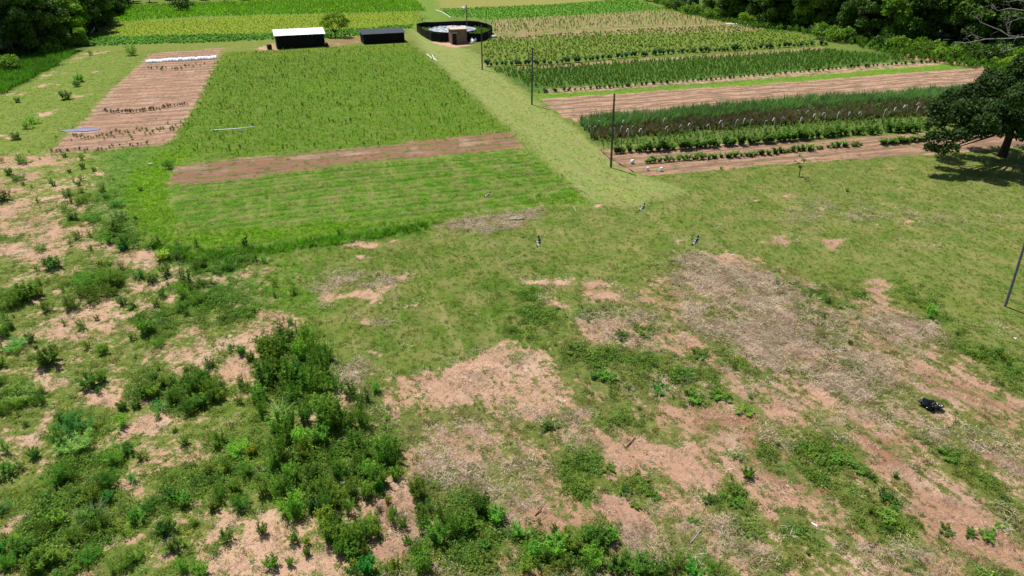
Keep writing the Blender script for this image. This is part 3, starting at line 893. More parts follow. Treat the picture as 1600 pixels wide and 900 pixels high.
def low_mesh(name, seed, n=44, rad=.27, hgt=.11, leaf=.07, wid=.036, mat='leaf'):
    r = np.random.default_rng(seed)
    a = r.uniform(0, 2 * math.pi, n)
    q = rad * np.sqrt(r.uniform(0, 1, n))
    C = np.stack([np.cos(a) * q, np.sin(a) * q, hgt * r.uniform(.15, 1, n)], 1)
    D = np.stack([np.cos(a + r.normal(0, .8, n)), np.sin(a + r.normal(0, .8, n)), r.uniform(-.1, .7, n)], 1)
    N = unit(np.stack([r.normal(0, .3, n), r.normal(0, .3, n), np.ones(n)], 1))
    L = leaf * r.uniform(.6, 1.4, n)
    return quads_mesh(name, leaf_quads(C, D, N, L, L * wid / leaf), n, r.uniform(0, 1, n), [M[mat]])


def blade_mesh(name, seed, n=16, rad=.10, hgt=.22, wid=.018, lean=.6, bend=.5, mat='leaf_thin', segs=1):
    """Grass: narrow blades that rise and lean outward, bent over when segs = 2 or 3."""
    r = np.random.default_rng(seed)
    V, lv = [], []
    for k in range(n):
        a = r.uniform(0, 2 * math.pi)
        b = np.array([math.cos(a), math.sin(a), 0]) * rad * r.uniform(0, 1)
        o = np.array([math.cos(a), math.sin(a), 0]) * lean * r.uniform(.3, 1.3)
        hh = hgt * r.uniform(.6, 1.2)
        side = np.array([-math.sin(a + r.normal(0, .5)), math.cos(a + r.normal(0, .5)), 0]) * wid * r.uniform(.7, 1.3)
        q = r.uniform(0, 1)
        for s_ in range(segs):
            t0, t1 = s_ / segs, (s_ + 1) / segs
            p = [b + o * hh * (t ** 1.4) + np.array([0, 0, hh * (t - bend * .5 * t * t)]) for t in (t0, t1)]
            w0, w1 = (1 - .75 * t0), (1 - .95 * t1)
            V += [p[0] - side * w0, p[0] + side * w0, p[1] + side * w1, p[1] - side * w1]
            lv.append(q)
    return quads_mesh(name, np.array(V), len(lv), lv, [M[mat]])


def straw_mesh(name, seed, n=24, rad=.34, ln=.26, wid=.010):
    r = np.random.default_rng(seed)
    a = r.uniform(0, 2 * math.pi, n)
    q = rad * np.sqrt(r.uniform(0, 1, n))
    C = np.stack([np.cos(a) * q, np.sin(a) * q, r.uniform(.02, .15, n)], 1)
    b = r.uniform(0, 2 * math.pi, n)
    D = np.stack([np.cos(b), np.sin(b), r.normal(0, .13, n)], 1)
    N = unit(np.stack([r.normal(0, .3, n), r.normal(0, .3, n), np.ones(n)], 1))
    return quads_mesh(name, leaf_quads(C, D, N, ln * r.uniform(.5, 1.3, n), wid), n, r.uniform(0, 1, n), [M['straw']])


SRC = {}


def sources(key, meshes):
    """Meshes that scattered stuff is made of, kept in a collection of their own."""
    c = bpy.data.collections.new(key)
    for i, me in enumerate(meshes):
        c.objects.link(bpy.data.objects.new(key, me))
    SRC[key] = (c, len(meshes))


W_BUSH = [bush_mesh('weed_bush', 100 + i, h=1.0, rad=.40 + .05 * (i % 3), stems=17 + i % 3 * 3, per=30, leaf=[.135, .11, .15, .12, .10][i], wid=[.06, .04, .06, .035, .05][i], dome=True, up=[.5, .8, .5, .9, .6][i]) for i in range(5)]
W_FEATHER = [bush_mesh('feathery_weed', 120 + i, h=.85, rad=.5, stems=24, per=34, leaf=.15, wid=.022, up=.9, dome=True) for i in range(2)]
W_BROAD = [bush_mesh('broad_leaf_weed', 130 + i, h=.7, rad=.55, stems=14, per=18, leaf=.15, wid=.08, up=.25, dome=True) for i in range(2)]
sources('bush_sources', W_BUSH)
sources('low_sources', [low_mesh('low_weed', 140 + i) for i in range(4)] + [low_mesh('low_weed', 146, 24, .2, .2, .11, .034)])
sources('grass_sources', [blade_mesh('grass_tuft', 150 + i, 14, .12, .16, .013, .8) for i in range(3)])
sources('rank_sources', [blade_mesh('rank_grass_tuft', 156 + i, 26, .22, .5, .017, .6, .5, segs=2) for i in range(3)])
sources('straw_sources', [straw_mesh('straw', 160 + i) for i in range(3)])
sources('sprig_sources', [bush_mesh('crop_sprig', 170 + i, h=.66, rad=.13, stems=5, per=12, leaf=.17, wid=.05, up=1.25) for i in range(3)])
sources('tall_sources', [blade_mesh('tall_crop_plant', 176 + i, 15, .09, 1.35, .035, .36, .6, 'leaf', 3) for i in range(3)])
sources('pulse_sources', [bush_mesh('low_crop_plant', 180 + i, h=.42, rad=.26, stems=6, per=9, leaf=.19, wid=.12, up=.35) for i in range(2)])


def scatter(name, key, xy, size, tint, label=None, tilt=.0, sink=0.0, hgt=None):
    """One object of kind stuff: points on the ground, each carrying a plant."""
    n = len(xy)
    if n == 0:
        return None
    me = bpy.data.meshes.new(name)
    me.vertices.add(n)
    z = gz(xy[:, 0], xy[:, 1]) - sink
    me.vertices.foreach_set('co', np.stack([xy[:, 0], xy[:, 1], z], 1).astype(np.float32).ravel())
    rot = np.stack([rng.normal(0, .08 + tilt, n), rng.normal(0, .08 + tilt, n), rng.uniform(0, 2 * math.pi, n)], 1)
    size = np.broadcast_to(size, (n,))
    hg = size if hgt is None else size * hgt
    sc = np.stack([size, size, hg], 1)
    at = me.attributes.new('vi', 'INT', 'POINT')
    at.data.foreach_set('value', rng.integers(0, SRC[key][1], n).astype(np.int32))
    for nm, arr in (('rot', rot), ('sc', sc)):
        at = me.attributes.new(nm, 'FLOAT_VECTOR', 'POINT')
        at.data.foreach_set('vector', arr.astype(np.float32).ravel())
    at = me.attributes.new('tint', 'FLOAT_COLOR', 'POINT')
    at.data.foreach_set('color', np.concatenate([np.clip(tint, 0, 1), np.ones((n, 1))], 1).astype(np.float32).ravel())
    o = link(name, me)
    g = bpy.data.node_groups.new('scatter_' + name, 'GeometryNodeTree')
    g.interface.new_socket('Geometry', in_out='INPUT', socket_type='NodeSocketGeometry')
    g.interface.new_socket('Geometry', in_out='OUTPUT', socket_type='NodeSocketGeometry')
    gi, go = g.nodes.new('NodeGroupInput'), g.nodes.new('NodeGroupOutput')
    ip = g.nodes.new('GeometryNodeInstanceOnPoints')
    ci = g.nodes.new('GeometryNodeCollectionInfo')
    ci.inputs['Collection'].default_value = SRC[key][0]
    ci.inputs['Separate Children'].default_value = True
    ci.inputs['Reset Children'].default_value = True
    ip.inputs['Pick Instance'].default_value = True

    def na(nm, ty):
        nd = g.nodes.new('GeometryNodeInputNamedAttribute')
        nd.data_type = ty
        nd.inputs['Name'].default_value = nm
        return next(s for s in nd.outputs if s.name == 'Attribute' and s.enabled)
    g.links.new(gi.outputs[0], ip.inputs['Points'])
    g.links.new(ci.outputs[0], ip.inputs['Instance'])
    g.links.new(na('vi', 'INT'), ip.inputs['Instance Index'])
    e2r = g.nodes.new('FunctionNodeEulerToRotation')
    g.links.new(na('rot', 'FLOAT_VECTOR'), e2r.inputs[0])
    g.links.new(e2r.outputs[0], ip.inputs['Rotation'])
    g.links.new(na('sc', 'FLOAT_VECTOR'), ip.inputs['Scale'])
    g.links.new(ip.outputs[0], go.inputs[0])
    md = o.modifiers.new('scatter', 'NODES')
    md.node_group = g
    return tag(o, label, None, None, 'stuff')


def in_view(x, y, pad=1.3):
    u, v = px_of(x, y)
    return (np.abs(u - 800) < 800 * pad + 30) & (v < 450 + 450 * pad + 30) & (v > -40)


def candidates(n_per_m2_at, y0, y1):
    """Random points on the land in view, denser near the viewer: f(y) per square metre."""
    out = []
    y = y0
    while y < y1:
        dy = max(1.0, y * .04)
        hw = (y + dy) * .95 + 15
        n = int(n_per_m2_at(y) * dy * 2 * hw)
        out.append(np.stack([rng.uniform(-hw, hw, n), rng.uniform(y, y + dy, n)], 1))
        y += dy
    p = np.concatenate(out)
    return p[in_view(p[:, 0], p[:, 1])]


def vary(t, s=.2, warm=.12):
    n = len(t)
    k = np.exp(rng.normal(0, s, (n, 1)))
    w = rng.normal(0, warm, n)
    return t * k * np.stack([1 + w, np.ones(n), 1 - w * .5], 1)


# tilled and cropped ground where wild plants do not grow
CROPS = {
    'big': world_poly([(345, 84), (640, 68), (690, 105), (785, 195), (800, 207), (540, 232), (280, 250), (262, 240), (262, 226), (305, 165)]),
    'rows': world_poly([(262, 290), (815, 235), (890, 290), (905, 300), (860, 318), (640, 345), (280, 362)]),
    'right_tall': world_poly([(768, 110), (1285, 79), (1440, 92), (1380, 98), (1100, 122), (960, 133), (835, 139)]),
    'right_low': world_poly([(768, 60), (960, 48), (1130, 40), (1215, 47), (1300, 71), (1100, 83), (760, 101), (755, 70)]),
    'spotted': world_poly([(765, 32), (1040, 16), (1130, 33), (1180, 36), (960, 42), (820, 53), (770, 53)]),
    'far_tall': world_poly([(170, 12), (240, 8), (640, -6), (668, 18), (420, 24), (300, 27), (175, 36)]),
    'yellow': world_poly([(170, 36), (420, 25), (655, 19), (672, 30), (650, 40), (560, 46), (420, 54), (250, 58), (120, 62)]),
    'band': world_poly([(95, 72), (110, 60), (250, 57), (420, 53), (560, 46), (650, 38), (640, 44), (560, 56), (420, 62), (300, 67), (110, 73)]),
    'green_far': world_poly([(690, 14), (850, 8), (990, -1), (1040, 14), (880, 25), (765, 30), (700, 26)]),
    'bed': world_poly([(235, 84), (347, 74), (342, 92), (305, 165), (275, 210), (262, 226), (75, 240), (130, 190), (175, 140), (225, 95)]),
    'strip': world_poly([(845, 155), (1200, 131), (1545, 104), (1555, 125), (1500, 139), (905, 189), (880, 182)]),
    'tallband': world_poly([(905, 192), (1520, 142), (1540, 160), (1460, 185), (1440, 208), (930, 228)]),
    'bushbed': world_poly([(935, 235), (1150, 225), (1450, 208), (1620, 190), (1620, 226), (1450, 241), (1180, 260), (1010, 277), (965, 264)]),
    'brown': world_poly([(280, 256), (420, 244), (600, 228), (785, 205), (802, 206), (818, 230), (640, 252), (500, 267), (290, 290), (264, 288), (266, 266)]),
}


def in_crops(x, y):
    m = np.zeros(x.shape, bool)
    for p in CROPS.values():
        m |= inside(p, x, y, .05) > .5
    return m


def wild_plants():
    p = candidates(lambda y: 26 if y < 45 else 26 * (45 / y) ** 1.2, 14, 150)
    L = land(p[:, 0], p[:, 1])
    crop = in_crops(p[:, 0], p[:, 1])
    cover = 1 - sst(.22, .62, L['soil'] + (fbm(p[:, 0], p[:, 1], 1.6, 3, 200) - .5) * 1.1)
    # low leafy weeds
    wild = np.maximum(np.maximum(L['rough'], L['lower'] * .8), L['lush'])
    pr = np.clip(.05 + .85 * wild * (1 - .25 * L['lower']), 0, 1) * np.clip(cover * (.30 + .50 * L['lush']) + .06, 0, 1)
    k = (rng.uniform(size=len(p)) < pr) & ~crop
    q, t = p[k], L['veg'][k]
    scatter('low_weeds', 'low_sources', q, rng.uniform(.45, 1.2, len(q)) * (1 + .5 * L['lush'][k]) * (1 - .35 * L['bare'][k]), vary(t * .92, .28, .16), 'low green weeds growing over the rough pink earth', .1)
    # tufts of short grass
    pr = np.clip(.75 * cover * (1 - .7 * L['rough']), 0, 1) * .55
    k = (rng.uniform(size=len(p)) < pr) & ~crop
    q, t = p[k], L['veg'][k]
    scatter('short_grass', 'grass_sources', q, rng.uniform(.5, 1.1, len(q)), vary(t * .85, .16, .10), 'short mown grass of the meadow and lane', .1)
    # straw
    pr = np.clip(np.maximum(L['dry'] * 1.1 - .15, .16 * L['bare']), 0, 1) * .75
    k = (rng.uniform(size=len(p)) < pr) & ~crop
    q = p[k]
    c = np.where(rng.uniform(size=(len(q), 1)) < .4, alb((120, 102, 84)), alb((178, 163, 143)))
    scatter('cut_straw', 'straw_sources', q, rng.uniform(.7, 1.6, len(q)), vary(c, .2, .05), 'grey dry straw strewn over the earth', .05)
    return len(p)


wild_plants()


# ------------------------------------------------------------------ crops (stuff: nobody could count them)
def row_points(poly, along, across, jit, off=0.0, drop=0.0):
    """Points standing in rows that run along the field."""
    rc = poly @ np.array([[RC, -RS], [RS, RC]])
    lo, hi = rc.min(0), rc.max(0)
    a = np.arange(lo[0], hi[0], along)
    b = np.arange(lo[1] + off, hi[1], across)
    A, B = np.meshgrid(a, b)
    A, B = A.ravel() + rng.normal(0, jit * along, A.size), B.ravel() + rng.normal(0, jit * across, B.size)
    x, y = A * RC - B * RS, A * RS + B * RC
    wob = np.clip(.008 * np.hypot(x, y), .2, 1.0)
    k = (inside(poly, x + (fbm(x, y, .5, 3, 510) - .5) * 2.6 * wob, y + (fbm(x, y, .5, 3, 520) - .5) * 2.6 * wob, .05) > .5) & (rng.uniform(size=len(x)) > drop)
    k &= in_view(x, y)
    return np.stack([x[k], y[k]], 1)


def crop(name, key, poly, along, across, jit, size, c, label, drop=0.0, s=.2, patch=.5, tilt=.03, warm=.1, hgt=None):
    q = row_points(poly, along, across, jit, 0, drop)
    n = fbm(q[:, 0], q[:, 1], .12, 3, 300)
    t = vary(np.repeat(alb(c)[None], len(q), 0), s, warm) * (1 + patch * (n - .5))[:, None]
    return scatter(name, key, q, size[0] + (size[1] - size[0]) * rng.uniform(size=len(q)) ** 1.3, t, label, tilt, 0, hgt)


crop('leafy_crop', 'sprig_sources', CROPS['big'], .55, .7, .3, (.3, .85), (108, 148, 36), 'wide yellowish green crop left of the mown lane', .4, .22, 1.0)
crop('dark_sprigs', 'sprig_sources', CROPS['big'], 1.9, 2.1, .4, (.7, 1.3), (78, 116, 34), 'taller dark sprigs scattered through the wide crop', .72, .25, .6)
crop('leafy_crop', 'low_sources', CROPS['big'], .5, .62, .25, (.9, 1.6), (114, 146, 40), 'low leaves under the wide crop left of the lane', .3, .2, .6)
crop('row_crop', 'low_sources', CROPS['rows'], .42, ROW_SP / 3, .2, (1.0, 1.7), (100, 142, 36), 'low green crop in stripes below the brown strip', .25)
crop('row_crop', 'low_sources', CROPS['brown'], .8, 1.3, .3, (.9, 1.6), (104, 138, 50), 'sparse seedlings on the brown tilled strip', .45)
crop('tall_green_crop', 'sprig_sources', CROPS['right_tall'], .6, .72, .3, (.9, 1.55), (84, 118, 46), 'dark green tall crop right of the lane', .1)
crop('low_green_crop', 'pulse_sources', CROPS['right_low'], .75, .9, .35, (.7, 1.25), (112, 140, 50), 'low olive green crop beyond the blue green kale row', .3)
crop('spotted_crop', 'sprig_sources', CROPS['spotted'], 1.3, 1.5, .2, (.9, 1.7), (96, 140, 44), 'spaced green plants on tan soil far right', .25)
crop('far_crop', 'sprig_sources', CROPS['far_tall'], .8, .8, .35, (1.0, 1.8), (112, 158, 38), 'tall bright green crop in front of the far hedge', .1)
crop('yellow_crop', 'pulse_sources', CROPS['yellow'], .8, .9, .4, (.4, .8), (136, 156, 30), 'yellow flowering low field behind the sheds', .2)
crop('bean_crop', 'pulse_sources', CROPS['band'], .7, .7, .4, (.9, 1.5), (96, 146, 58), 'green bean-like band between yellow field and sheds', .1)
crop('young_grain', 'pulse_sources', CROPS['green_far'], .9, .9, .4, (.7, 1.1), (90, 146, 40), 'smooth bright green far field right of the lane', .2)
crop('bed_seedlings', 'low_sources', CROPS['bed'], .9, ROW_SP / 2, .1, (.5, 1.2), (104, 110, 84), 'small seedlings on the bare rows at left', .35)
crop('strip_seedlings', 'low_sources', CROPS['strip'], .9, ROW_SP / 3, .15, (.5, 1.0), (124, 126, 84), 'tiny seedlings on the pink tilled strip', .45)
crop('bed_weeds', 'low_sources', CROPS['bushbed'], .9, 1.1, .3, (.6, 1.4), (104, 132, 54), 'small weeds between the bush rows', .5)

# tall reed-like band with brown stems in the middle
back = world_poly([(905, 190), (1200, 163), (1520, 141), (1530, 152), (1200, 178), (915, 206)])
mid = world_poly([(915, 206), (1200, 178), (1530, 154), (1470, 180), (1200, 197), (930, 220)])
front = world_poly([(930, 220), (1200, 197), (1470, 180), (1440, 208), (1200, 215), (945, 232)])
crop('tall_band_crop', 'tall_sources', back, .40, .5, .3, (.95, 1.6), (86, 122, 72), 'tall blue green blades at the back of the dark crop band', .05)
crop('brown_stems', 'tall_sources', mid, .38, .5, .35, (.65, 1.1), (92, 80, 70), 'dry brown purple stems in the middle of the dark crop band', .15, .25)
crop('band_undergrowth', 'sprig_sources', mid, .5, .6, .4, (.9, 1.9), (80, 108, 52), 'green leaves among the brown stems', .35, .2, 1.4)
crop('band_front', 'sprig_sources', front, .5, .6, .35, (.6, 1.5), (96, 124, 56), 'mixed green front edge of the dark crop band', .35, .2, 1.2)

# green verge and thickets in front of the woods
verge_l = world_poly([(-120, 150), (0, 148), (30, 132), (85, 106), (112, 84), (108, 70), (60, 84), (-120, 104)])
verge_r = world_poly([(1180, 46), (1240, 50), (1300, 62), (1410, 92), (1545, 112), (1640, 122), (1640, 84), (1450, 70), (1330, 55), (1250, 38), (1130, 24), (1050, 10), (1020, 4), (1060, 20)])
crop('rank_verge_grass', 'rank_sources', verge_l, .55, .55, .45, (1.6, 3.2), (74, 120, 36), 'dark rank grass in front of the left woods', .15, .25)
crop('rank_verge_scrub', 'sprig_sources', verge_r, .8, .8, .45, (1.4, 3.0), (84, 122, 44), 'green scrub at the foot of the right woods', .15, .25)
edge = world_poly([(214, 384), (330, 392), (430, 384), (560, 366), (660, 350), (700, 346), (640, 366), (560, 380), (430, 396), (300, 408)])
crop('rank_field_edge', 'rank_sources', edge, .34, .34, .45, (.7, 1.4), (84, 136, 30), 'rank dark grass along the lower field edge', .2, .25)
lawn = world_poly([(300, 228), (262, 236), (212, 262), (192, 300), (204, 340), (240, 374), (330, 384), (430, 378), (650, 347), (830, 322), (926, 318), (900, 302), (640, 346), (280, 363), (262, 290), (262, 260)])
crop('bright_grass', 'grass_sources', lawn, .36, .36, .45, (1.0, 2.0), (114, 156, 34), 'bright green grass round the striped field', .1, .2)

# ------------------------------------------------------------------ countable weeds in the foreground
weed_list = []


def weeds_at(ox, oy, items, kind='bush', zone=''):
    for cu, cv, w in items:
        weed_list.append((ox + cu / 4, oy + cv / 4, w / 4, kind, zone))


weeds_at(0, 450, [(440, 130, 140), (290, 150, 100), (320, 475, 150), (650, 410, 90), (920, 280, 130), (1000, 360, 80), (560, 620, 110), (640, 590, 90), (900, 680, 130), (960, 670, 120), (1090, 710, 110), (1180, 640, 130), (1240, 590, 120), (1320, 630, 110),
                  (1190, 780, 120), (1260, 740, 120), (1340, 700, 110), (30, 300, 110), (220, 720, 70), (280, 720, 80), (760, 755, 80), (990, 515, 60), (160, 865, 50), (730, 85, 60), (1140, 130, 90), (1310, 500, 90), (1380, 640, 80), (1500, 720, 70), (1530, 640, 80),
                  (60, 780, 90), (20, 605, 60), (740, 870, 110), (80, 110, 150), (180, 70, 140), (1010, 55, 80), (980, 110, 60), (1150, 60, 120), (1230, 100, 80), (850, 740, 60), (620, 660, 50), (610, 70, 160), (540, 30, 140)], 'bush', 'slope')
weeds_at(0, 450, [(130, 690, 210), (480, 890, 220), (90, 380, 150), (1000, 740, 100)], 'feather', 'slope')
weeds_at(0, 675, [(730, 190, 150), (890, 170, 80), (40, 280, 130), (120, 240, 90), (360, 310, 140), (690, 330, 160), (620, 400, 120), (560, 560, 130), (640, 600, 130), (860, 560, 120), (950, 480, 110), (1110, 440, 110), (1380, 420, 120), (1040, 640, 120), (1100, 740, 90),
                  (1180, 850, 120), (1340, 760, 80), (1420, 680, 110), (1380, 80, 120), (1500, 130, 130), (1560, 260, 130), (1520, 470, 150), (1030, 770, 60), (850, 790, 110), (1220, 580, 70), (440, 270, 160), (760, 850, 140), (300, 620, 130), (480, 690, 140), (380, 790, 150), (560, 800, 130), (150, 760, 150), (250, 860, 150), (60, 850, 140)], 'bush', 'corner')
weeds_at(0, 675, [(480, 90, 210), (30, 480, 130)], 'feather', 'corner')
weeds_at(400, 675, [(170, 60, 130), (130, 170, 150), (110, 230, 120), (280, 80, 120), (420, 60, 130), (330, 150, 130), (360, 300, 120), (230, 300, 120), (60, 380, 120), (130, 380, 110), (520, 270, 120), (490, 190, 110), (620, 90, 130), (660, 160, 130), (640, 250, 130), (700, 270, 120), (760, 330, 120), (780, 180, 140), (840, 130, 140), (860, 210, 130), (770, 370, 80),
                    (880, 290, 80), (430, 410, 130), (460, 490, 120), (220, 480, 170), (190, 420, 150), (240, 560, 120), (240, 680, 90), (590, 420, 150), (580, 500, 110), (690, 400, 110), (500, 600, 130), (440, 570, 110), (460, 670, 130), (540, 700, 150), (620, 720, 150), (680, 660, 120), (600, 770, 150), (520, 760, 100), (740, 640, 110), (740, 560, 90), (870, 570, 100), (920, 600, 90), (860, 510, 60),
                    (1010, 410, 110), (1080, 480, 90), (1040, 530, 110), (1050, 610, 110), (1140, 680, 140), (1230, 640, 140), (1310, 620, 110), (1410, 510, 130), (1500, 560, 110), (1050, 860, 170), (1020, 790, 110), (1180, 560, 110), (700, 880, 130), (880, 880, 120), (110, 840, 90), (40, 640, 70), (320, 760, 60), (210, 830, 60)], 'bush', 'thicket')
weeds_at(400, 450, [(110, 480, 160), (60, 430, 130), (150, 400, 130), (170, 330, 120), (60, 610, 140), (110, 560, 130), (330, 380, 140), (290, 450, 120), (360, 470, 140), (440, 470, 120), (420, 560, 140), (340, 560, 140), (390, 650, 160), (320, 640, 120), (200, 600, 130), (230, 560, 110), (480, 640, 120), (590, 680, 90), (690, 720, 100), (40, 780, 120), (20, 700, 120), (140, 880, 130), (220, 880, 130), (310, 840, 110),
                    (440, 840, 170), (500, 880, 150), (580, 880, 140), (660, 790, 110), (680, 870, 140), (250, 700, 100), (320, 760, 80), (750, 650, 60)], 'bush', 'thicket')
weeds_at(800, 675, [(280, 740, 140), (370, 740, 130), (540, 700, 180), (520, 820, 190), (610, 660, 130), (720, 800, 90), (800, 870, 180), (1030, 850, 150), (930, 880, 150), (60, 640, 130), (140, 760, 140), (200, 840, 150), (330, 850, 150), (80, 860, 150), (460, 880, 130), (1150, 890, 140), (1240, 890, 110), (1470, 290, 80), (660, 870, 120)], 'bush', 'bottom')
weeds_at(0, 225, [(460, 470, 70), (1040, 820, 110), (870, 830, 90), (950, 860, 90), (720, 560, 140), (500, 590, 80), (560, 880, 140), (660, 870, 160), (740, 880, 150), (1020, 720, 110), (1110, 720, 90), (1380, 800, 100), (1440, 790, 60), (1540, 650, 50), (640, 290, 80), (500, 370, 90), (1060, 150, 90), (140, 120, 90), (30, 350, 90), (250, 670, 80), (330, 780, 110), (400, 410, 50), (590, 490, 90), (1180, 880, 130), (1280, 890, 110),
                  (120, 225, 80), (420, 320, 80), (510, 300, 60), (730, 390, 90), (740, 480, 110), (970, 630, 130), (800, 640, 120), (60, 190, 60), (660, 620, 100)], 'bush', 'upper')
weeds_at(0, 0, [(180, 800, 80), (215, 770, 80), (495, 510, 60), (820, 345, 90), (100, 870, 80), (115, 640, 50), (480, 540, 50), (575, 345, 40), (410, 620, 90)], 'bush', 'meadow')
weeds_at(800, 450, [(1165, 430, 90), (400, 400, 110), (680, 320, 90), (1130, 700, 120), (1300, 700, 110), (920, 650, 100), (1440, 790, 100), (600, 570, 100), (240, 870, 110), (840, 300, 90), (540, 560, 90)], 'broad', 'bare')
weeds_at(1200, 675, [(740, 420, 120), (740, 550, 110), (1110, 620, 90), (1380, 650, 110), (1260, 640, 80), (450, 200, 110), (560, 250, 80), (1120, 160, 110), (640, 300, 70), (1460, 590, 60)], 'broad', 'bare')
weeds_at(800, 675, [(1390, 380, 100), (1240, 440, 90), (1400, 460, 90), (880, 400, 70), (770, 460, 70), (600, 230, 90), (1130, 560, 60), (1400, 180, 60), (700, 370, 80)], 'broad', 'bare')

WEED_LABELS = {
    ('bush', 'slope'): 'dark leafy weed bush on the patchy pink slope',
    ('bush', 'corner'): 'green weed bush in the grassy lower left corner',
    ('bush', 'thicket'): 'upright green weed in the dense thicket beside bare pink soil',
    ('bush', 'bottom'): 'upright leafy weed along the bottom edge of the picture',
    ('bush', 'upper'): 'rounded weed bush in rough grass beside the bright field corner',
    ('bush', 'meadow'): 'small dark weed on the pale meadow near the bare bed',
    ('feather', 'slope'): 'pale feathery weed mound on the patchy slope',
    ('feather', 'corner'): 'soft feathery weed mound in the grassy corner',
    ('broad', 'bare'): 'low broad leaved weed on the red bare earth',
}
PLACES = [  # where in the foreground a weed stands: box in the photo, words
    ('thicket', (385, 500, 460, 600), 'at the upper left of the thicket above the pale bladed clump'), ('thicket', (460, 500, 545, 600), 'at the upper right of the thicket below the thin stake'),
    ('thicket', (385, 600, 470, 690), 'round the pale bladed grass clump'), ('thicket', (470, 600, 540, 690), 'in the thicket right of the pale bladed clump'), ('thicket', (540, 600, 600, 690), 'at the straw covered right side of the thicket'),
    ('thicket', (385, 690, 450, 760), 'in the left middle of the thicket'), ('thicket', (450, 690, 540, 760), 'in the centre of the thicket'), ('thicket', (540, 690, 640, 790), 'along the right flank of the thicket'),
    ('thicket', (385, 760, 500, 900), 'on pink soil at the lower left of the thicket'), ('thicket', (500, 760, 600, 900), 'in the lobe of weeds jutting into the pink soil'), ('thicket', (600, 760, 900, 900), 'right of the pink soil pocket near the withered weed'),
    ('slope', (0, 440, 130, 560), 'at the left edge of the pink slope'), ('slope', (130, 440, 260, 560), 'beside the long pink soil strip on the slope'), ('slope', (260, 440, 400, 560), 'in the green grass right of the pink slope'),
    ('slope', (0, 560, 130, 700), 'low on the slope by the left edge'), ('slope', (130, 560, 270, 700), 'on the slope below the pink strip'), ('slope', (270, 560, 420, 700), 'on the slope just left of the thicket'),
    ('corner', (0, 675, 130, 780), 'at the upper left of the grassy corner'), ('corner', (130, 675, 260, 780), 'in the grassy corner near the grey reed clump'), ('corner', (260, 675, 400, 780), 'between grassy corner and thicket'),
    ('corner', (0, 780, 180, 900), 'at the very bottom left corner'), ('corner', (180, 780, 300, 900), 'below the grey reed clump'), ('corner', (300, 780, 420, 900), 'on the pink soil right of the grassy corner'),
    ('upper', (0, 225, 130, 460), 'in patchy grass by the far left edge'), ('upper', (130, 225, 210, 460), 'in the band of bushes left of the bright field corner'), ('upper', (210, 225, 420, 460), 'in rank grass just below the bright field corner'),
    ('bottom', (800, 675, 870, 900), 'at the bottom edge left of the straw'), ('bottom', (870, 675, 960, 900), 'at the bottom edge beside the red soil slope'), ('bottom', (960, 675, 1300, 900), 'at the bottom edge under the grey straw'),
    ('bare', (800, 450, 1200, 640), 'on the bare earth above the red gully'), ('bare', (800, 640, 1200, 900), 'on the pink bare earth left of the red gully'), ('bare', (1200, 640, 1600, 900), 'on the red earth below the black plastic bag'),
]


def weed_label(u, v, w, kind, zone):
    head = {'bush': ('small', 'medium', 'large') if zone != 'thicket' else ('short', 'mid height', 'tall'), 'feather': ('pale feathery',) * 3, 'broad': ('little broad leaved', 'broad leaved', 'wide broad leaved')}[kind]
    h = head[0 if w < 24 else 1 if w < 33 else 2]
    for z, (a, b, c, d), words in PLACES:
        if z == zone and a <= u < c and b <= v < d:
            return f'{h} green weed {words}'
    return WEED_LABELS[(kind, zone)]


WEED_C = {'bush': (88, 128, 42), 'feather': (104, 142, 66), 'broad': (84, 124, 44)}


def place_weeds():
    k_of = {'bush': (W_BUSH, 'weed_bush'), 'feather': (W_FEATHER, 'feathery_weed'), 'broad': (W_BROAD, 'broad_leaf_weed')}
    for u, v, w, kind, zone in weed_list[:300]:
        p = G(u, v)
        mw = w / ppm(*p)
        ms, nm = k_of[kind]
        if kind == 'bush' and zone in ('slope', 'corner', 'upper') and rng.uniform() < .4:
            ms = W_FEATHER
        me = ms[rng.integers(len(ms))]
        sz = mw / .86
        o = link(nm, me, None, None, p)
        o.scale = (sz, sz, sz * ({'thicket': 1.15, 'bottom': .72, 'slope': .85, 'corner': .8, 'upper': .7, 'meadow': .7}.get(zone, 1) if kind == 'bush' else .5) * rng.uniform(.85, 1.2))
        o.rotation_euler = (rng.normal(0, .06), rng.normal(0, .06), rng.uniform(0, 6.28))
        t = alb(WEED_C[kind]) * math.exp(rng.normal(0, .3))
        t = t * np.array([1 + rng.normal(.05, .2), 1, 1])
        o['tint'] = [float(c) for c in t] + [1.0]
        lab = weed_label(u, v, w, kind, zone)
        tag(o, lab, 'weed', 'weeds: ' + lab)
    # and the many smaller ones around them
    L0 = candidates(lambda y: 1.9 if y < 45 else 1.0, 15, 85)
    L = land(L0[:, 0], L0[:, 1])
    pr = np.clip(L['lush'] * .55 + .13 * L['rough'] * (1 - L['bare']) + .015, 0, 1) * (1 - .45 * L['lower']) * (1 - L['mown'] * .9)
    k = (rng.uniform(size=len(L0)) < pr * sst(.35, .62, fbm(L0[:, 0], L0[:, 1], .35, 3, 410))) & ~in_crops(L0[:, 0], L0[:, 1])
    q = L0[k]
    t = vary(np.repeat(alb((96, 130, 46))[None], len(q), 0), .3, .28)
    low = land(q[:, 0], q[:, 1])['lower']
    scatter('weed_undergrowth', 'bush_sources', q, (rng.uniform(.32, .95, len(q))) * (1 - .45 * low), t, 'smaller leafy weeds filling the rough ground', .05)


place_weeds()


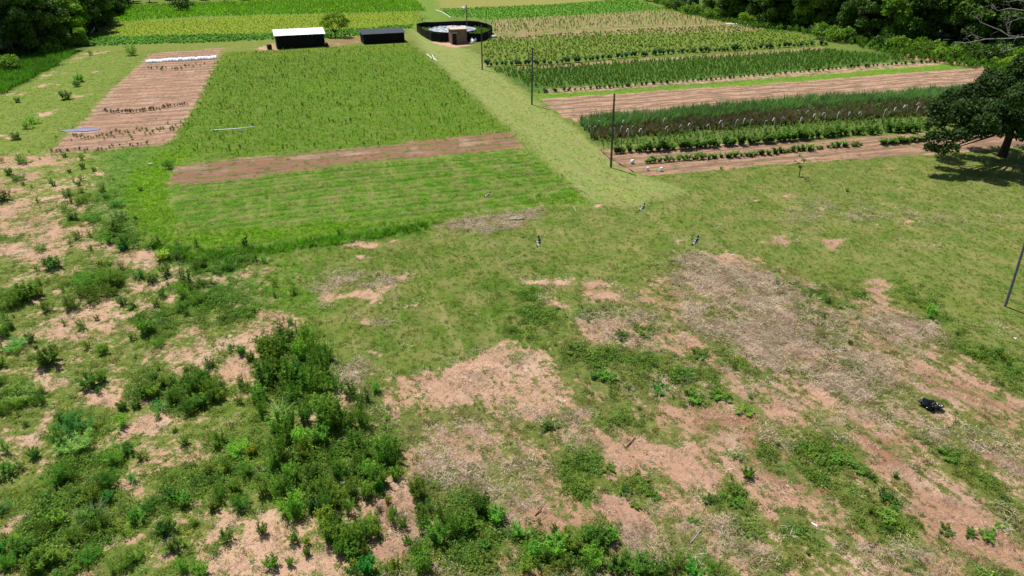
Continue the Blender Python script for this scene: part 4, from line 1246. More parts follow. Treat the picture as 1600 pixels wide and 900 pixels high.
def pampas():
    p = G(440, 655)
    t = thing('pampas_grass', p, 'tall pale grass clump with arching white blades in the weed thicket', 'grass clump')
    o = link('blades', blade_mesh('blades', 301, 70, .24, 1.15, .026, .8, .95, 'leaf_thin', 4), None, t)
    o['tint'] = [float(c) for c in alb((150, 176, 96))] + [1.0]
    o = link('dry_blades', blade_mesh('dry_blades', 302, 24, .22, 1.3, .026, .8, 1.05, 'leaf_thin', 4), None, t)
    o['tint'] = [float(c) for c in alb((190, 196, 150))] + [1.0]
    p = G(150, 810)
    t = thing('reed_clump', p, 'grey green bladed clump in the lower left corner', 'grass clump')
    o = link('blades', blade_mesh('reed_blades', 303, 70, .45, 1.0, .03, .7, .8, 'leaf_thin', 3), None, t)
    o['tint'] = [float(c) for c in alb((104, 128, 88))] + [1.0]
    o = link('dry_blades', blade_mesh('reed_dry_blades', 304, 14, .4, 1.2, .03, .8, .9, 'leaf_thin', 3), None, t)
    o['tint'] = [float(c) for c in alb((190, 186, 170))] + [1.0]
    for u, v, w, lab in ((593, 797, 24, 'dark withered weed on bare pink soil by the thicket'), (513, 860, 20, 'dead grey weed in the pink soil near the bottom edge')):
        p = G(u, v)
        o = link('withered_weed', bush_mesh('withered_weed', 310 + u, .6, .4, 22, 14, .16, .018, .7, 'straw'), None, None, p)
        o['tint'] = [float(c) for c in alb((84, 72, 70))] + [1.0]
        sz = w / ppm(*p) / .8
        o.scale = (sz, sz, sz)
        tag(o, lab, 'weed')


pampas()

# ------------------------------------------------------------------ crop plants one can count
def plant_row(mesh_list, name, pts, size, c, label, cat, group, hgt=1.0):
    for (u, v) in pts:
        p = G(u, v)
        o = link(name, mesh_list[rng.integers(len(mesh_list))], None, None, p)
        s = size * rng.uniform(.6, 1.3)
        o.scale = (s, s, s * hgt)
        o.rotation_euler = (0, 0, rng.uniform(0, 6.28))
        t = alb(c) * math.exp(rng.normal(0, .16))
        o['tint'] = [float(q) for q in t] + [1.0]
        us = [q[0] for q in pts]
        f = (u - min(us)) / max(1, max(us) - min(us))
        if len(pts) > 10:
            ends = ('at the left end', 'left of the middle', 'right of the middle', 'at the right end')[min(3, int(f * 4))]
            tag(o, f'{label}, {ends}', cat, f'{group}, {ends}')
        else:
            tag(o, label, cat, group)


def along(pts, n, jit=1.0):
    """n photo positions spread along a broken line, a little off it."""
    pts = np.array(pts, float)
    d = np.r_[0, np.cumsum(np.hypot(*np.diff(pts, axis=0).T))]
    s = np.linspace(0, d[-1], n) + rng.normal(0, .25 * d[-1] / n, n)
    return [(np.interp(q, d, pts[:, 0]), np.interp(q, d, pts[:, 1]) + rng.normal(0, jit * .25)) for q in s]


KALE = [bush_mesh('kale_plant', 330 + i, .95, .36, 9, 14, .30, .15, .75) for i in range(2)]
CROPB = [bush_mesh('crop_bush', 340 + i, .75, .42, 14, 20, .17, .10, .5) for i in range(3)]
SEED = [bush_mesh('young_plant', 350 + i, .6, .22, 6, 10, .2, .08, .8) for i in range(2)]
plant_row(KALE, 'kale_plant', along([(762, 104), (870, 100), (1000, 88), (1060, 83), (1150, 79), (1180, 77), (1290, 71)], 74), 1.35, (62, 96, 76), 'blue green kale plant in the long single row', 'kale', 'kale plants in the blue green row')
plant_row(CROPB, 'crop_bush', along([(962, 240), (1060, 234), (1160, 226), (1250, 218), (1340, 210)], 50), 1.75, (82, 118, 44), 'round green bush in the upper brown bed row', 'crop bush', 'bushes in the upper row of the brown bed', .95)
plant_row(CROPB, 'crop_bush', [(1360, 210), (1372, 208), (1388, 206), (1404, 207), (1418, 206), (1432, 205), (1446, 203)], 1.9, (80, 116, 42), 'round green bush at the tree end of the upper row', 'crop bush', 'bushes at the tree end of the upper row', .95)
plant_row(CROPB, 'crop_bush', along([(1008, 256), (1060, 252), (1140, 247), (1200, 242), (1300, 231), (1345, 228)], 46), 1.25, (96, 134, 50), 'small bright bush in the lower brown bed row', 'crop bush', 'bushes in the lower row of the brown bed', .8)
plant_row(CROPB, 'crop_bush', along([(1378, 226), (1440, 219)], 12), 1.3, (104, 134, 60), 'small pale bush in the short row nearest the big tree', 'crop bush', 'bushes in the short row by the tree', .8)
plant_row(CROPB, 'crop_bush', along([(842, 145), (905, 141), (1000, 134), (1060, 129), (1200, 117), (1330, 106), (1460, 98)], 86), .95, (78, 104, 52), 'dark bush in the row edging the green crop', 'crop bush', 'dark bushes edging the tall green crop', .9)
plant_row(CROPB, 'crop_bush', [(1454, 97), (1461, 97), (1468, 97), (1475, 97), (1485, 96)], .9, (96, 72, 52), 'brown withered bush at the far end of the dark row', 'crop bush', 'brown bushes at the end of the dark row', .9)
plant_row(SEED, 'young_plant', along([(164, 175), (205, 176), (250, 170), (270, 166), (294, 164)], 30, 2), 1.0, (40, 64, 26), 'dark young plant in the row across the bare bed', 'young plant', 'dark young plants across the bare bed')
plant_row(SEED, 'young_plant', along([(232, 108), (270, 108), (305, 104), (320, 101)], 16, 6), .95, (62, 80, 44), 'small dark plant below the white row cover', 'young plant', 'small dark plants below the white cover')
plant_row(SEED, 'young_plant', along([(112, 218), (190, 210), (275, 198)], 38, 12), .9, (96, 120, 52), 'small green plant at the near end of the bare bed', 'young plant', 'small green plants at the near end of the bare bed')
plant_row(SEED, 'young_plant', along([(82, 238), (150, 233), (230, 226)], 22, 6), .75, (70, 84, 46), 'tiny plant in the last row of the bare bed', 'young plant', 'tiny plants in the last row of the bare bed')
plant_row(CROPB, 'crop_bush', [(1126, 265)], .9, (110, 150, 40), 'single yellow green bush at the brown bed edge', 'crop bush', None)
plant_row(SEED, 'field_shrub', [(384, 388)], 1.7, (36, 66, 26), 'dark upright shrub standing in the grass below the striped field', 'shrub', None, 1.25)

# ------------------------------------------------------------------ trees
def crown_quads(lobes, n_per, leaf, r, flat=.85):
    Cs, Ds, Ns, lv = [], [], [], []
    for (cx, cy, cz, rad) in lobes:
        n = max(12, int(n_per * rad * rad))
        d = rdir(n, r)
        d[:, 2] = np.where(d[:, 2] < -.35, -d[:, 2], d[:, 2])
        q = rad * (r.uniform(.35, 1.06, n) ** .6)
        lump = 1 + .35 * (vnoise(d[:, 0] * 2.2 + cx * 3.1, d[:, 1] * 2.2 + d[:, 2] * 1.7 + cy, 5) - .5)
        Cs.append(np.array([cx, cy, cz]) + d * (q * lump)[:, None] * np.array([1, 1, flat]))
        Ns.append(unit(d * .8 + r.normal(0, .5, (n, 3)) + np.array([0, 0, .35])))
        Ds.append(rdir(n, r) + np.array([0, 0, -.35]))
        base = r.uniform(.25, .75)
        lv.append(np.clip(base + r.normal(0, .2, n), 0, 1))
    C, D, N = map(np.concatenate, (Cs, Ds, Ns))
    L = leaf * r.uniform(.7, 1.35, len(C))
    return leaf_quads(C, D, N, L, L * .55), len(C), np.concatenate(lv)


def tree_meshes(seed, h=12.0, rad=4.5, lobes=16, n_per=95, leaf=.55, base=.28, slim=1.0):
    r = np.random.default_rng(seed)
    ls = []
    for k in range(lobes):
        a = r.uniform(0, 6.283)
        t = r.uniform(0, 1)
        zz = h * (base + (1 - base) * t * .93)
        rr = rad * slim * math.sqrt(max(.05, 1 - (2 * t - .85) ** 2 * .75)) * r.uniform(.25, .82)
        ls.append((math.cos(a) * rr, math.sin(a) * rr, zz, rad * r.uniform(.26, .46)))
    V, n, lv = crown_quads(ls, n_per, leaf, r)
    crown = quads_mesh('crown', V, n, lv)
    b = Buf()
    w = [Vector((r.normal(0, .12) * i, r.normal(0, .12) * i, h * .8 * i / 5)) for i in range(6)]
    b.tube(w, [.30, .25, .21, .17, .12, .05], 7)
    for (x, y, z, q) in ls[:9]:
        s = w[2].lerp(w[4], r.uniform(0, 1))
        e = Vector((x, y, z))
        b.tube([s, s.lerp(e, .5) + Vector((0, 0, -.3)), e], [.13, .09, .03], 5)
    return crown, b.mesh('trunk', M['bark'], True)


TREES = [tree_meshes(400 + i, 12, 4.6, 19, 150, .55, [.10, .18, .08, .22, .14, .06][i], [1, .85, 1.15, .75, 1, 1.2][i]) for i in range(6)]
CROWN_M = {}
for mk in ('tree_dark', 'tree_mid', 'tree_light', 'tree_grey'):
    for i, (c, t) in enumerate(TREES):
        me = c.copy()
        me.materials.clear()
        me.materials.append(M[mk])
        CROWN_M[(mk, i)] = me
tree_count = 0


def plant_tree(x, y, hgt, mk, label, group, wid=1.0, var=None):
    global tree_count
    i = int(rng.integers(6)) if var is None else var
    t = thing('tree', (x, y, gz1(x, y) - .1), label, 'tree', group, rng.uniform(0, 6.28))
    s = hgt / 12.0
    t.scale = (s * wid, s * wid, s)
    link('trunk', TREES[i][1], None, t)
    link('crown', CROWN_M[(mk, i)], None, t)
    tree_count += 1


MIX_L = {'tree_dark': 'dark dense tree in the left woods', 'tree_grey': 'grey green tree in the left woods', 'tree_mid': 'mid green tree in the left woods'}
MIX_R = {'tree_dark': 'dark dense tree in the right woods', 'tree_mid': 'bright mid green tree in the right woods', 'tree_light': 'yellow green tree in the right woods', 'tree_grey': 'grey green tree in the right woods'}
MIX_F = {'tree_dark': 'dark tree in the far hedge at the top', 'tree_mid': 'green tree in the far hedge at the top'}


def wood(front, depth, step, hs, mix, weights, group):
    """A strip of wood behind a front line of ground positions; back rows stand farther away."""
    fr = np.array([P(u, v)[:2] for u, v in front])
    d = np.r_[0, np.cumsum(np.hypot(*np.diff(fr, axis=0).T))]
    keys = list(mix)
    for row_ in range(depth):
        n = int(d[-1] / step) + 1
        for s in np.linspace(0, d[-1], n):
            s += rng.normal(0, step * .25)
            x, y = np.interp(s, d, fr[:, 0]), np.interp(s, d, fr[:, 1])
            ox, oy = wood.out
            x += ox * (row_ * step * .85 + rng.uniform(0, step * .5))
            y += oy * (row_ * step * .85 + rng.uniform(0, step * .5))
            if not in_view(np.array([x]), np.array([y]), 1.35)[0]:
                continue
            mk = keys[rng.choice(len(keys), p=weights)]
            uu = px_of(np.array([x]), np.array([y]))[0][0]
            spot = next(w_ for lim, w_ in wood.spots if uu < lim)
            lab = mix[mk] + (', front row ' if row_ == 0 else ', deeper in ' if row_ < 3 else ', farthest back ') + spot
            plant_tree(x, y, rng.uniform(*hs) * (1 + .06 * row_), mk, lab, 'trees: ' + lab, rng.uniform(.85, 1.15))


wood.spots = ((20, 'by the brown brush heap'), (90, 'above the dark verge grass'), (9999, 'next to the far fields'))
wood.out = (-.75, .66)
wood([(-160, 118), (-40, 104), (20, 97), (60, 88), (104, 76), (140, 56), (165, 40)], 4, 6.2, (9.5, 13.5), MIX_L, [.62, .23, .15], 'trees of the left woods')
wood.out = (-.4, .9)
wood([(165, 40), (172, 24), (190, 9)], 2, 8, (8, 11), MIX_L, [.8, .1, .1], 'trees of the left woods')
wood.spots = ((400, 'left of the sheds'), (9999, 'above the sheds'))
wood.out = (0, 1)
wood([(190, 6), (330, 3), (480, -2), (640, -6)], 2, 9, (5, 8), MIX_F, [.7, .3], 'trees of the far hedge')
wood.spots = ((1180, 'near the white boards'), (1290, 'above the grey brush heaps'), (1400, 'behind the pale shrub'), (1500, 'behind the rounded lone shrub'), (9999, 'behind the bare tree'))
wood.out = (.66, .75)
wood([(1010, 2), (1060, 14), (1110, 26), (1150, 34)], 2, 7.5, (4.5, 7), MIX_R, [.25, .45, .1, .2], 'trees of the right woods')
wood([(1130, 28), (1190, 42), (1250, 46), (1310, 56), (1360, 66), (1430, 70), (1500, 78), (1580, 88), (1680, 100), (1800, 112)], 5, 6.4, (10.5, 14.5), MIX_R, [.48, .30, .08, .14], 'trees of the right woods')
# low scrub in front of the woods
SHRUB = []
for i in range(3):
    r_ = np.random.default_rng(460 + i)
    ls_ = [(r_.normal(0, .75), r_.normal(0, .75), r_.uniform(.4, 1.5), r_.uniform(.55, .95)) for _ in range(9)]
    V_, n_, lv_ = crown_quads(ls_, 150, .3, r_)
    for mk in ('tree_mid', 'tree_dark', 'tree_light', 'tree_grey'):
        SHRUB.append((mk, quads_mesh('shrub', V_, n_, lv_, [M[mk]])))


def shrub(u, v, h, mk, label, group=None):
    p = G(u, v)
    me = [m_ for k_, m_ in SHRUB if k_ == mk][rng.integers(3)]
    o = link('shrub', me, None, None, p)
    s = h / 2.1
    o.scale = (s * 1.15, s * 1.15, s)
    o.rotation_euler = (0, 0, rng.uniform(0, 6.28))
    tag(o, label, 'shrub', group)


for u, v, h, mk in ((1292, 62, 3.6, 'tree_mid'), (1312, 64, 3.2, 'tree_mid'), (1332, 66, 3, 'tree_dark'), (1345, 52, 4, 'tree_mid'), (1375, 76, 3, 'tree_dark'), (1440, 84, 3.2, 'tree_mid'), (1456, 88, 2.8, 'tree_mid'), (1480, 92, 2.8, 'tree_mid'), (1405, 78, 3, 'tree_mid'),
                    (1510, 86, 3, 'tree_dark'), (1570, 90, 3, 'tree_grey'), (1590, 96, 3, 'tree_mid'), (1040, 12, 3, 'tree_mid'), (1060, 16, 3.2, 'tree_dark'), (1085, 22, 3, 'tree_mid'), (1110, 28, 3, 'tree_mid'), (1165, 38, 3, 'tree_light'), (1225, 40, 3, 'tree_mid')):
    lab = {'tree_mid': 'green shrub at the foot of the right woods', 'tree_dark': 'dark shrub at the foot of the right woods', 'tree_grey': 'grey green shrub under the bare tree', 'tree_light': 'yellow green shrub beside the white boards'}[mk]
    shrub(u, v, h, mk, lab, 'shrubs: ' + lab)
shrub(1340, 46, 4.2, 'tree_grey', 'pale grey green shrub standing out at the dark wood edge')
shrub(1537, 97, 3.4, 'tree_dark', 'rounded dark shrub alone on the grass near the big tree')
shrub(1572, 104, 2.2, 'tree_light', 'low yellowish shrub just above the big tree')
shrub(290, 19, 3.6, 'tree_dark', 'pointed dark shrub at the edge of the far tall crop')
for u, v, h in ((90, 74, 3), (78, 86, 2.6), (14, 112, 3), (118, 62, 2.4)):
    shrub(u, v, h, 'tree_mid', 'green shrub in front of the left woods', 'shrubs in front of the left woods')


def limb_tree(name, base, lobes, label, mats, leaf=.3, n_per=150, stem=.3, seed=1, fork=.3, flat=.85):
    """A tree whose limbs run to each clump of its crown; lobes in world metres."""
    r = np.random.default_rng(seed)
    t = thing(name, base, label, 'tree')
    ls = [(x - base[0], y - base[1], z - base[2], q) for x, y, z, q in lobes]
    V, n, lv = crown_quads(ls, n_per, leaf, r, flat)
    link('crown', quads_mesh('crown', V, n, lv, [M[mats]]), None, t)
    b = Buf()
    top = max(l[2] for l in ls)
    f = Vector((0, 0, top * fork))
    b.tube([(0, 0, -.2), (stem * .1, 0, top * fork * .5), f], [stem * 1.25, stem, stem * .85], 9)
    for x, y, z, q in ls:
        e = Vector((x, y, z))
        m1 = f.lerp(e, .45) + Vector((r.normal(0, .25), r.normal(0, .25), abs(e.z - f.z) * .12))
        b.tube([f * .96, m1, e], [stem * .5, stem * .28, stem * .07], 6)
    link('trunk', b.mesh('trunk', M['bark'], True), None, t)
    return t


# the big spreading tree at the right edge
tb = G(1566, 243)
lob = []
for u, v, dy, q in ((1470, 172, 0, 1.6), (1462, 196, -3, 1.2), (1456, 218, -6, 1.0), (1453, 232, -6.5, .75), (1470, 236, -7, .8), (1487, 233, -7, .8), (1478, 216, -6, 1.1), (1500, 190, -4, 1.8), (1490, 158, 2, 1.5), (1525, 150, 1, 1.9), (1520, 205, -5, 1.6), (1500, 214, -6, 1.2),
                    (1545, 178, -4, 2.0), (1548, 122, 3, 1.2), (1538, 128, 1, .9), (1562, 138, 0, 1.8), (1558, 160, 4, 1.9), (1585, 190, -5, 2.0), (1580, 128, 2, 1.7), (1606, 104, 1, 1.8), (1605, 150, -3, 2.2), (1596, 205, -6, 1.5), (1625, 122, 4, 2.1), (1640, 170, -4, 2.3),
                    (1650, 200, -2, 2.0), (1680, 140, 0, 2.3), (1690, 190, -3, 2.2), (1655, 110, -3, 2.0), (1720, 170, 3, 2.1), (1610, 180, 4, 2.0), (1590, 160, -7, 1.7), (1540, 196, -7, 1.4), (1640, 212, -5, 1.4), (1518, 172, 4, 1.5), (1505, 172, -4, 1.4), (1560, 206, -6, 1.2), (1600, 215, -7, 1.0), (1466, 184, 1, 1.2), (1750, 190, 0, 1.8)):
    p = Pd(u, v, tb[1] + dy)
    lob.append((p[0], p[1], p[2], q))
limb_tree('spreading_tree', tb, lob, 'big dark spreading tree casting a black shadow at the right edge', 'tree_black', .36, 360, .42, 5, .34)
# the round tree behind the sheds
tb = G(524, 58)
lob = []
for u, v, dy, q in ((508, 32, 0, 1.1), (516, 27, 1, 1.1), (524, 25, 0, 1.15), (533, 28, -1, 1.1), (540, 34, 0, 1.1), (538, 40, 1, 1.0), (504, 38, 0, 1.0), (512, 38, -1.2, 1.0), (530, 36, 1.5, 1.1), (520, 34, -1, .9), (534, 42, -1, .9), (510, 42, 1, .8)):
    p = Pd(u, v, tb[1] + dy)
    lob.append((p[0], p[1], p[2], q))
limb_tree('orchard_tree', tb, lob, 'round olive green tree between the white roofed shed and the black shed', 'tree_light', .32, 260, .16, 6, .22)
# the sapling on the meadow
tb = G(1248, 277)
lob = []
for u, v, q in ((1252, 243, .22), (1246, 248, .2), (1256, 250, .22), (1249, 256, .18), (1253, 262, .2), (1244, 254, .14)):
    p = Pd(u, v, tb[1])
    lob.append((p[0] + rng.normal(0, .15), p[1] + rng.normal(0, .25), p[2], q))
limb_tree('sapling', tb, lob, 'thin young sapling alone on the meadow below the brown bed', 'tree_light', .17, 900, .045, 7, .45)


def dead_tree():
    Y = P(1650, 112)[1]
    base = G(1652, 112)
    t = thing('bare_tree', base, 'bleached leafless tree reaching in from the right edge', 'tree')
    b = Buf()
    r = np.random.default_rng(77)

    def path(pts, r0, r1, dy=0.0, twigs=5):
        v = []
        for i, (u, w) in enumerate(pts):
            p = Pd(u, w, Y + dy * i / max(1, len(pts) - 1))
            v.append(Vector(p - base))
        n = len(v)
        b.tube(v, [r0 + (r1 - r0) * i / (n - 1) for i in range(n)], 6)
        for k in range(twigs):
            i = r.integers(0, n - 1)
            s = v[i].lerp(v[i + 1], r.uniform(.2, 1))
            e = s + (v[i + 1] - v[i]).normalized() * r.uniform(.4, 1.4) + Vector((r.normal(0, .5), r.normal(0, .6), r.normal(.35, .55)))
            m = s.lerp(e, .5) + Vector((0, 0, .12))
            b.tube([s, m, e], [r1 * .9 + .012, r1 * .6 + .01, .01], 4)
            for _ in range(2):
                e2 = m + Vector((r.normal(-.3, .5), r.normal(0, .4), r.normal(.2, .45)))
                b.tube([m, m.lerp(e2, .6) + Vector((0, 0, .05)), e2], [.016, .012, .008], 4)

    b.tube([Vector((0, 0, -.2)), Vector(Pd(1650, 85, Y) - base), Vector(Pd(1646, 55, Y) - base), Vector(Pd(1640, 25, Y) - base), Vector(Pd(1632, -20, Y) - base)], [.3, .27, .22, .15, .07], 8)
    path([(1648, 60), (1625, 57), (1600, 58), (1577, 60), (1540, 61), (1521, 65), (1504, 67), (1491, 65)], .13, .025, -3, 9)
    path([(1600, 58), (1577, 56), (1562, 47), (1540, 38), (1531, 34), (1528, 28)], .09, .02, -2, 8)
    path([(1642, 30), (1620, 18), (1598, 16), (1577, 13), (1559, 17), (1549, 9)], .10, .02, 1, 9)
    path([(1644, 40), (1620, 32), (1596, 28), (1578, 34)], .07, .02, 2, 7)
    path([(1640, 20), (1612, 4), (1590, 0), (1572, 4)], .08, .02, -1, 7)
    path([(1648, 70), (1620, 74), (1596, 72), (1576, 78), (1562, 80)], .06, .015, -3, 7)
    path([(1540, 61), (1528, 57), (1518, 54), (1512, 58)], .035, .012, -1, 5)
    path([(1577, 60), (1574, 46), (1572, 36)], .035, .012, 1, 5)
    link('branches', b.mesh('branches', M['dead_wood'], True), None, t)


dead_tree()

# ------------------------------------------------------------------ buildings
def frame_of(u0, v0, u1, v1):
    """Ground frame with x along the front edge."""
    a, b = P(u0, v0), P(u1, v1)
    d = b - a
    return a, math.atan2(d[1], d[0]), float(np.hypot(d[0], d[1]))


def part(name, parent, fn, mat, label=None):
    b = Buf()
    fn(b)
    o = link(name, b.mesh(name, mat), None, parent)
    if label:
        o['label'] = label
    return o


def corrugated(b, x0, x1, y0, z0, y1, z1, th=.02, n=10):
    """A wavy roof sheet from the front eave (y0, z0) to the rear eave (y1, z1)."""
    V, Fc = [], []
    m = 2 * n
    for i in range(m + 1):
        x = x0 + (x1 - x0) * i / m
        dz = .03 if i % 2 else 0
        V += [(x, y0, z0 + dz), (x, y1, z1 + dz), (x, y0, z0 + dz - th), (x, y1, z1 + dz - th)]
    for i in range(m):
        a, c = i * 4, i * 4 + 4
        Fc += [(a, c, c + 1, a + 1), (a + 2, a + 3, c + 3, c + 2), (a, a + 2, c + 2, c), (a + 1, c + 1, c + 3, a + 3)]
    Fc += [(0, 1, 3, 2), (m * 4, m * 4 + 2, m * 4 + 3, m * 4 + 1)]
    b.add(V, Fc)


def sagging(b, p00, p10, p11, p01, nx, ny, sag, seed):
    """A cloth panel between four corners, slightly slack, with some thickness."""
    r = np.random.default_rng(seed)
    p00, p10, p11, p01 = map(np.array, (p00, p10, p11, p01))
    nrm = np.cross(p10 - p00, p01 - p00)
    nrm = nrm / np.linalg.norm(nrm)
    V = []
    for off in (0, -.015):
        for j in range(ny + 1):
            for i in range(nx + 1):
                s, t = i / nx, j / ny
                p = (p00 * (1 - s) + p10 * s) * (1 - t) + (p01 * (1 - s) + p11 * s) * t
                p = p - nrm * (sag * 4 * s * (1 - s) * r.uniform(.6, 1.2) - off)
                V.append(p)
    k = (nx + 1) * (ny + 1)
    Fc = []
    for j in range(ny):
        for i in range(nx):
            a = j * (nx + 1) + i
            Fc += [(a, a + 1, a + nx + 2, a + nx + 1), (k + a, k + a + nx + 1, k + a + nx + 2, k + a + 1)]
    ring = [i for i in range(nx + 1)] + [(j + 1) * (nx + 1) + nx for j in range(ny)] + [ny * (nx + 1) + i for i in range(nx - 1, -1, -1)] + [j * (nx + 1) for j in range(ny - 1, 0, -1)]
    for i in range(len(ring)):
        a, c = ring[i], ring[(i + 1) % len(ring)]
        Fc.append((a, k + a, k + c, c))
    b.add(V, Fc)


def shed(name, label, u0, v0, u1, v1, hf, hr, depth, roof_mat, wall_mat, n_sheet, post_mat, over=.35, sheet_label=None):
    o, ang, w = frame_of(u0, v0, u1, v1)
    t = thing(name, (o[0], o[1], gz1(o[0], o[1])), label, 'shed', None, ang)
    slope = (hr - hf) / depth
    for i in range(n_sheet):
        x0, x1 = -over + (w + 2 * over) * i / n_sheet, -over + (w + 2 * over) * (i + 1) / n_sheet
        dz = .012 * (i % 2)
        part('roof_sheet', t, lambda b: corrugated(b, x0 + .005, x1 + .03, -over, hf - slope * over + dz, depth + over, hr + slope * over + dz), roof_mat)
    nb = max(3, int(round(w / 2.7)))
    for i in range(nb + 1):
        x = w * i / nb
        part('post', t, lambda b: b.tube([(x, 0, -.3), (x, 0, hf - .05)], .07, 7), post_mat)
        part('post', t, lambda b: b.tube([(x, depth, -.3), (x, depth, hr - .05)], .07, 7), post_mat)
    for i in range(nb):
        xa, xb = w * i / nb, w * (i + 1) / nb
        part('front_net', t, lambda b: sagging(b, (xa + .004, -.15, .03), (xb - .004, -.15, .03), (xb - .004, -.15, hf - .03), (xa + .004, -.15, hf - .03), 5, 3, .03, 20 + i), wall_mat)
        part('back_net', t, lambda b: sagging(b, (xa + .04, depth + .09, .05), (xb - .04, depth + .09, .05), (xb - .04, depth + .09, hr - .12), (xa + .04, depth + .09, hr - .12), 4, 2, .04, 40 + i), wall_mat)
    for x in (-.09, w + .09):
        part('side_net', t, lambda b: sagging(b, (x, .05, .05), (x, depth - .05, .05), (x, depth - .05, hr - .15), (x, .05, hf - .15), 4, 2, .03, 60), wall_mat)
    part('eave_beam', t, lambda b: b.box((-.1, -.04, hf - .2), (w + .1, .04, hf - .1)), post_mat)
    part('rear_beam', t, lambda b: b.box((-.1, depth - .04, hr - .2), (w + .1, depth + .04, hr - .1)), post_mat)
    return t, ang, w


shed('white_roofed_shed', 'long shed with bright white sheet roof and black net front', 433.5, 76.5, 508, 72.5, 2.75, 3.3, 4.6, M['white_sheet'], M['net'], 7, M['post_light'])
shed('black_shed', 'lower black netted shed with dark sheet roof beside the lane', 569, 69, 632, 65.5, 2.1, 2.45, 4.2, M['black_sheet'], M['net'], 6, M['wood'], .35)


def barrel(u, v, label, d=.45, h=.6):
    p = G(u, v)
    b = Buf()
    prof = [(0, .86), (.12, 1), (.14, 1.05), (.16, 1), (.5, 1.04), (.52, 1.09), (.54, 1.04), (.86, 1), (.88, 1.05), (.9, 1), (1, .88)]
    b.tube([(0, 0, h * 1.6 * z) for z, _ in prof], [d * q for _, q in prof], 14)
    o = link('drum', b.mesh('drum', M['drum'], True), None, None, p)
    tag(o, label, 'drum')


barrel(421.5, 77, 'dark drum left of the white roofed shed', .5, .65)
barrel(510, 74, 'dark drum at the right corner of the white roofed shed', .38, .6)


def net_fence():
    near = [(651.3, 49.5), (658, 55), (666, 60), (674, 64), (688, 66), (703, 65.5), (720, 65.5), (737, 65.5), (752, 64.5), (763, 61), (769.5, 56)]
    rear = [(769, 51.5), (762, 48), (748, 45.5), (735, 44.6), (710, 44.8), (680, 45.6), (664, 46.3), (656, 47.3)]
    pts = [P(u, v) for u, v in near + rear]
    c = np.mean(pts, 0)
    c[2] = gz1(c[0], c[1])
    t = thing('net_fence', c, 'black shade net fence in a ring round the silver covered tank', 'fence')
    r = np.random.default_rng(9)
    n = len(pts)
    hs = [1.8 + r.uniform(-.12, .12) for _ in pts]
    for i in range(n):
        a, b2 = pts[i] - c, pts[(i + 1) % n] - c
        ha, hb = hs[i], hs[(i + 1) % n]
        part('net_panel', t, lambda b: sagging(b, (a[0], a[1], .02), (b2[0], b2[1], .02), (b2[0], b2[1], hb), (a[0], a[1], ha), 5, 3, .06, i), M['net'])
        part('post', t, lambda b: b.tube([(a[0] * .992, a[1] * .992, -.3), (a[0] * .992, a[1] * .992, ha + .12)], .05, 6), M['wood'])
    # what grows inside
    poly = np.array([q[:2] for q in pts])
    q = rng.uniform(poly.min(0), poly.max(0), (2600, 2))
    tk = np.array([P(706, 50)[0], P(706, 50)[1]])
    k = (inside(poly, q[:, 0], q[:, 1], .1) > .9) & (np.hypot(q[:, 0] - tk[0], (q[:, 1] - tk[1]) * .8) > 6.3)
    q = q[k]
    scatter('enclosure_weeds', 'sprig_sources', q, rng.uniform(.8, 1.7, len(q)), vary(np.repeat(alb((96, 130, 48))[None], len(q), 0), .25), 'green plants inside the black net ring')


net_fence()


def water_tank():
    c = P(707, 50.2)
    c[2] = gz1(c[0], c[1])
    t = thing('covered_tank', c, 'round low tank covered with crinkled silver white plastic inside the net ring', 'tank')
    n, rad, hh = 40, 6.0, .8

    def wall(b):
        V, Fc = [], []
        for i in range(n):
            a = 2 * math.pi * i / n
            q = rad * (1 + .012 * (i % 2))
            for rr, z in ((q, 0), (q + .05, hh), (q - .08, hh), (q - .12, 0)):
                V.append((math.cos(a) * rr, math.sin(a) * rr * .98, z))
        for i in range(n):
            a, d = i * 4, ((i + 1) % n) * 4
            for k in range(3):
                Fc.append((a + k, d + k, d + k + 1, a + k + 1))
        b.add(V, Fc)
    part('tank_wall', t, wall, M['tank'])

    def cover(b):
        V, Fc = [(0, 0, hh + .3)], []
        rr = np.random.default_rng(4)
        rings = 14
        for j in range(1, rings + 1):
            for i in range(n):
                a = 2 * math.pi * (i + .5 * (j % 2)) / n
                q = (rad - .14) * j / rings
                z = hh - .08 + (.3 * (1 - (j / rings) ** 2)) + (rr.uniform(-.2, .2) if j < rings else 0)
                V.append((math.cos(a) * q, math.sin(a) * q * .98, z))
        for i in range(n):
            Fc.append((0, 1 + i, 1 + (i + 1) % n))
        for j in range(1, rings):
            p0, p1 = 1 + (j - 1) * n, 1 + j * n
            for i in range(n):
                i2 = (i + 1) % n
                if j % 2:
                    Fc += [(p0 + i, p1 + i, p0 + i2), (p0 + i2, p1 + i, p1 + i2)]
                else:
                    Fc += [(p0 + i, p1 + i, p1 + i2), (p0 + i, p1 + i2, p0 + i2)]
        b.add(V, Fc)
    part('plastic_cover', t, cover, M['silver'])


water_tank()


